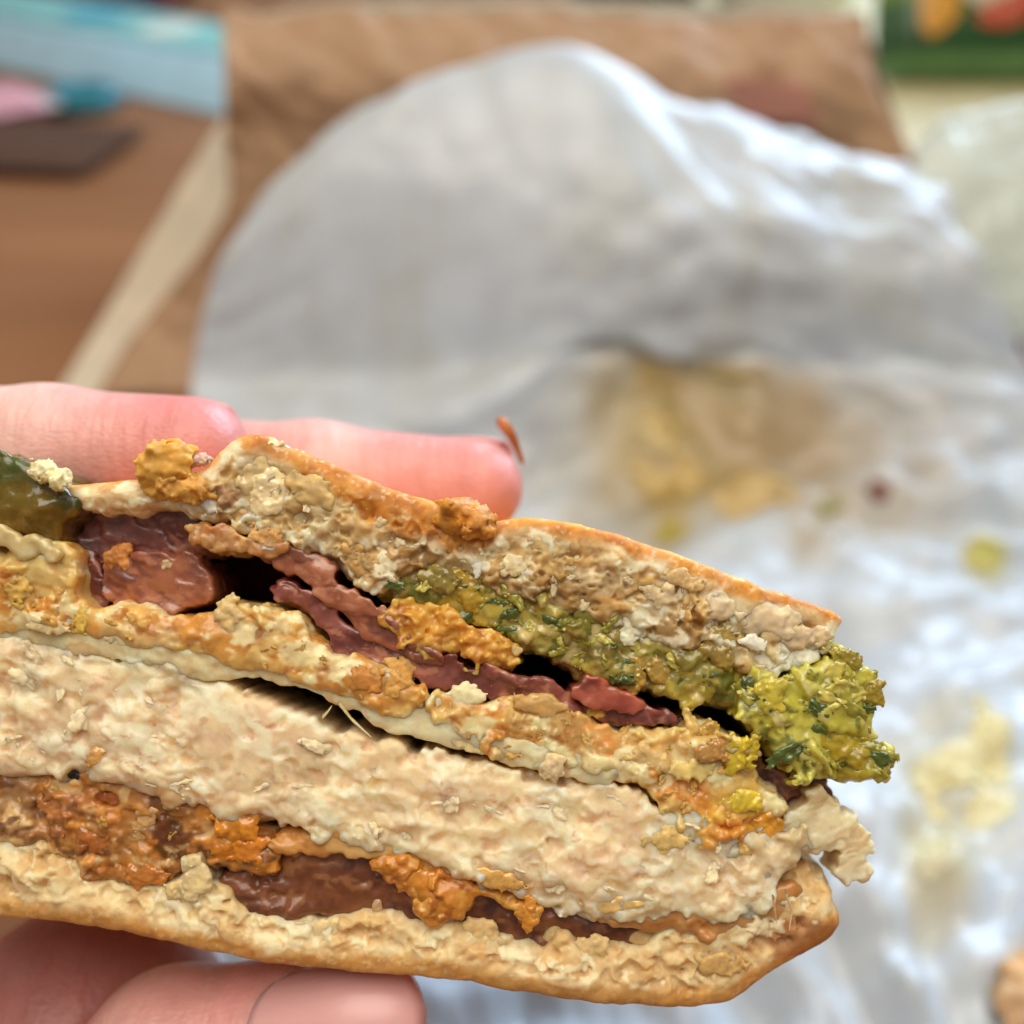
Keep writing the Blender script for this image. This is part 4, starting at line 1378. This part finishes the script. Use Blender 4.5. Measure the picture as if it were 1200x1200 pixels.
# pale blue carton with a sloping front
A = on_table(-150, 50)
B = on_table(268, 139)
fwd = np.array([-(B - A)[1], (B - A)[0], 0])
fwd /= np.linalg.norm(fwd)
if fwd[1] < 0:
    fwd = -fwd
box = empty('blue_carton', tuple(A))
up = np.array([0, 0, 1.0])
hull8('carton_body', [A, B, B + fwd * .11, A + fwd * .11], [A + fwd * .022 + up * .03, B + fwd * .022 + up * .03, B + fwd * .10 + up * .03, A + fwd * .10 + up * .03],
      simple_mat('sky_blue_card', (186, 230, 255), .3, .6), box, .003, A)
a2 = A + fwd * .026 + up * .0312
b2 = B + fwd * .026 + up * .0312
e = (B - A) / np.linalg.norm(B - A)
hull8('printed_top', [a2 + e * .004, b2 - e * .004, b2 - e * .004 + fwd * .07, a2 + e * .004 + fwd * .07], [p + up * .0008 for p in (a2 + e * .004, b2 - e * .004, b2 - e * .004 + fwd * .07, a2 + e * .004 + fwd * .07)],
      simple_mat('grey_teal_print', (132, 186, 180), .4), box, .0002, A)


def disc(name, c, r1, r2, hgt, mat, parent, origin, ex=None, seg=28):
    ex = np.array([1.0, 0, 0]) if ex is None else ex
    ey = np.array([-ex[1], ex[0], 0])
    V, Fs = [], []
    for k, (f_, z_) in enumerate(((1, 0), (1, hgt * .7), (.93, hgt))):
        for i in range(seg):
            a = i / seg * 2 * math.pi
            V.append(c + ex * r1 * f_ * math.cos(a) + ey * r2 * f_ * math.sin(a) + up * z_ - origin)
    for k in range(2):
        for i in range(seg):
            Fs.append((k * seg + i, k * seg + (i + 1) % seg, (k + 1) * seg + (i + 1) % seg, (k + 1) * seg + i))
    Fs.append(tuple(range(2 * seg, 3 * seg)))
    me = bpy.data.meshes.new(name)
    me.from_pydata([tuple(v) for v in V], [], Fs)
    return obj(name, me, mat, parent)


L_ = np.linalg.norm(B - A)
disc('teal_mark', a2 + e * L_ * .52 + fwd * .034 + up * .001, .03, .018, .0008, simple_mat('teal_ink', (40, 150, 176), .4), box, A, e)
disc('white_mark', a2 + e * L_ * .72 + fwd * .034 + up * .001, .018, .022, .0008, simple_mat('white_ink', (226, 226, 212), .4), box, A, e)
tag(box, 'glossy pale blue carton with teal printed top lying on the table', 'carton')

# teal lid in front of the carton
c = on_table(100, 128)
lid = obj('teal_lid', bpy.data.meshes.new('teal_lid'), None)
prof = [(0, 0), (.022, 0), (.024, .003), (.024, .010), (.022, .013), (.018, .014), (.017, .011), (0, .011)]
V, Fs = [], []
seg = 32
for r_, z_ in prof:
    for i in range(seg):
        V.append((r_ * math.cos(i / seg * 6.2832), r_ * math.sin(i / seg * 6.2832), z_))
for k in range(len(prof) - 1):
    for i in range(seg):
        Fs.append((k * seg + i, k * seg + (i + 1) % seg, (k + 1) * seg + (i + 1) % seg, (k + 1) * seg + i))
lid.data.from_pydata(V, [], Fs)
for p in lid.data.polygons:
    p.use_smooth = True
lid.data.materials.append(simple_mat('teal_plastic', (30, 116, 130), .35))
lid.location = tuple(c)
tag(lid, 'round dark teal lid in front of the pale blue carton', 'lid')

# pink and grey sachet at the far left
sc = on_table(-5, 150)


def pillow(name, L, W, Hh, mat, parent=None, n=28):
    V, Q = [], []
    for s_ in (1, -1):
        for i in range(n):
            for j in range(n):
                u, v = i / (n - 1) * 2 - 1, j / (n - 1) * 2 - 1
                k = max(0, (1 - u ** 4) * (1 - v ** 4)) ** .6
                wr = .06 * math.sin(u * 17 + v * 3) * (abs(u) ** 3)
                V.append((u * L / 2, v * W / 2 * (1 - .04 * u * u), s_ * Hh / 2 * (k + wr * k) + (.0002 * s_)))
    for s_ in (0, 1):
        for i in range(n - 1):
            for j in range(n - 1):
                k = s_ * n * n + i * n + j
                q = (k, k + n, k + n + 1, k + 1)
                Q.append(q if s_ == 0 else q[::-1])
    ring = [(i, 0) for i in range(n)] + [(n - 1, j) for j in range(1, n)] + [(i, n - 1) for i in range(n - 2, -1, -1)] + [(0, j) for j in range(n - 2, 0, -1)]
    ks = [i * n + j for i, j in ring]
    for a, b_ in zip(ks, ks[1:] + ks[:1]):
        Q.append((a, b_, b_ + n * n, a + n * n))
    return obj(name, mesh_from(name, V, Q), mat, parent)


sach = empty('pink_sachet', tuple(sc))
pb = pillow('sachet_body', .06, .045, .024, simple_mat('pink_film', (206, 150, 160), .3, .3), sach)
pb.location = (0, 0, .0122)
pe = pillow('sealed_edge', .014, .047, .005, simple_mat('grey_film', (176, 168, 160), .3, .3), sach)
pe.location = (.032, 0, .0122)
sach.rotation_euler = (0, 0, .7)
tag(sach, 'small pink sachet with grey sealed edge beside the blue carton', 'sachet')

case = pillow('shadow_slab', .15, .09, .009, simple_mat('shadow_brown', (84, 58, 44), .85, spec=.2))  # dark slab added in place of the soft shadow before the carton
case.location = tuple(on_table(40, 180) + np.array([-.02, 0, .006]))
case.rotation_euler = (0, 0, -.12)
tag(case, 'dark brown slab standing in for the soft shadow in front of the blue carton', 'shadow slab')

# beige placemat and the green snack pouch at the right
pm0 = on_table(1000, 210)
mat_ = simple_mat('beige_cork', (196, 178, 128), .55)
X0, X1, Y0, Y1 = pm0[0] - .06, pm0[0] + .42, .50, 1.15
me = bpy.data.meshes.new('placemat')
me.from_pydata([(X0, Y0, .0005), (X1, Y0, .0005), (X1, Y1, .0005), (X0, Y1, .0005), (X0, Y0, .0035), (X1, Y0, .0035), (X1, Y1, .0035), (X0, Y1, .0035)], [],
               [(3, 2, 1, 0), (4, 5, 6, 7), (0, 1, 5, 4), (1, 2, 6, 5), (2, 3, 7, 6), (3, 0, 4, 7)])
pm = obj('placemat', bevelled(me, .001), mat_)
tag(pm, 'plain beige placemat under the green snack pouch', 'placemat')

g0 = on_table(1130, 97, .004)
pouch = empty('snack_pouch', tuple(g0))
m, nt, b = nt_new('pouch_print')
tc = nt.nodes.new('ShaderNodeTexCoord')
sep = nt.nodes.new('ShaderNodeSeparateXYZ')
link(nt, tc.outputs['Object'], sep.inputs[0])


def ramp(sock, stops):
    r = nt.nodes.new('ShaderNodeValToRGB')
    el = r.color_ramp.elements
    while len(el) < len(stops):
        el.new(.5)
    for e_, (p_, c_) in zip(el, stops):
        e_.position = p_
        e_.color = (*lin(c_), 1)
    link(nt, sock, r.inputs['Fac'])
    return r.outputs['Color']


mr = nt.nodes.new('ShaderNodeMapRange')
mr.inputs['From Min'].default_value = -.06
mr.inputs['From Max'].default_value = .06
link(nt, sep.outputs['Y'], mr.inputs['Value'])
colr = ramp(mr.outputs['Result'], [(0, (84, 124, 76)), (.10, (96, 138, 84)), (.16, (34, 72, 36)), (.40, (44, 90, 42)), (.52, (150, 178, 44)), (1, (196, 206, 66))])
b.inputs['Roughness'].default_value = .35
link(nt, mottled(nt, colr, 60, .85, 1.1), b.inputs['Base Color'])
pbd = pillow('pouch_body', .17, .12, .045, m, pouch)
pbd.rotation_euler = (math.radians(62), 0, 0)
pbd.location = (.02, .028, .053)


def sticker(name, x, y, a_, b2_, rot, rgb):
    """printed picture: a thin lens on the pouch front, following its pillow shape"""
    V, Fs = [], []
    seg = 24
    for f_ in (0, .5, 1):
        for i in range(seg):
            an = i / seg * 6.2832
            wob_ = 1 + .12 * math.sin(3 * an + x * 90)
            px_ = f_ * a_ * wob_ * math.cos(an)
            py_ = f_ * b2_ * wob_ * math.sin(an)
            xx = x + px_ * math.cos(rot) - py_ * math.sin(rot)
            yy = y + px_ * math.sin(rot) + py_ * math.cos(rot)
            u, v = xx / .085, yy / .06
            k = max(0, (1 - u ** 4) * (1 - v ** 4)) ** .6
            V.append((xx, yy, .0225 * k * (1 + .06 * math.sin(u * 17 + v * 3) * abs(u) ** 3) + .0012))
    for k in range(2):
        for i in range(seg):
            Fs.append((k * seg + i, (k + 1) * seg + i, (k + 1) * seg + (i + 1) % seg, k * seg + (i + 1) % seg))
    me = bpy.data.meshes.new(name)
    me.from_pydata(V, [], Fs)
    o = obj(name, me, simple_mat(name + '_ink', rgb, .35), pbd)
    return o


sticker('orange_print', -.049, -.014, .013, .020, .1, (214, 150, 36))
sticker('white_print', -.013, -.002, .020, .018, 0, (206, 196, 168))
sticker('red_print', .002, -.014, .026, .011, .55, (196, 72, 44))
tag(pouch, 'green snack pouch printed with orange, white and red shapes', 'snack pouch')

# dark cloth with a maroon fold at the far left, a white bowl and a dark jar behind the bag
cl = on_table(20, 36)
sh = Sheet([[cl + np.array([x, y, .006 + .02 * math.exp(-((y - .06) / .05) ** 2) * (1 + .4 * math.sin(x * 30))]) for x in np.linspace(-.3, .11, 6)] for y in np.linspace(0, .25, 6)], 50, 60, seed=61, lam=5, amp=.004)
napk = obj('dark_cloth', sh.mesh('dark_cloth'), simple_mat('navy_cloth', (38, 36, 52), .9))
md = napk.modifiers.new('thickness', 'SOLIDIFY')
md.thickness = .002
tag(napk, 'rumpled dark navy cloth lying behind the blue carton', 'cloth')
cl2 = on_table(135, 22)
sh = Sheet([[cl2 + np.array([x, y, .008 + .012 * math.sin(y * 20 + x * 9) ** 2]) for x in np.linspace(-.04, .05, 5)] for y in np.linspace(0, .12, 5)], 40, 40, seed=63, lam=4, amp=.003)
nap2 = obj('maroon_cloth', sh.mesh('maroon_cloth'), simple_mat('maroon_cloth_weave', (112, 48, 54), .9))
md = nap2.modifiers.new('thickness', 'SOLIDIFY')
md.thickness = .002
tag(nap2, 'maroon folded cloth beside the dark navy cloth', 'cloth')


def lathe(name, prof, mat, loc, seg=48):
    V, Fs = [], []
    for r_, z_ in prof:
        for i in range(seg):
            V.append((r_ * math.cos(i / seg * 6.2832), r_ * math.sin(i / seg * 6.2832), z_))
    for k in range(len(prof) - 1):
        for i in range(seg):
            Fs.append((k * seg + i, k * seg + (i + 1) % seg, (k + 1) * seg + (i + 1) % seg, (k + 1) * seg + i))
    me = bpy.data.meshes.new(name)
    me.from_pydata(V, [], Fs)
    for p in me.polygons:
        p.use_smooth = True
    o = obj(name, me, mat)
    o.location = loc
    return o


w0 = on_table(915, 36)
bowl = lathe('white_bowl', [(.0, .0), (.035, 0), (.038, .004), (.055, .02), (.068, .045), (.072, .07), (.069, .07), (.064, .045), (.05, .022), (.03, .01), (0, .009)],
             simple_mat('white_glaze', (240, 240, 240), .2, .4), tuple(w0))
tag(bowl, 'white bowl on the table behind the paper bag', 'bowl')
w1 = on_table(740, 34)
jar = lathe('dark_jar', [(0, 0), (.05, 0), (.055, .005), (.055, .06), (.048, .075), (.04, .08), (.042, .082), (.042, .1), (.038, .103), (0, .103)],
            simple_mat('dark_glass', (48, 38, 30), .2, .4), tuple(w1))
tag(jar, 'squat dark jar behind the paper bag', 'jar')
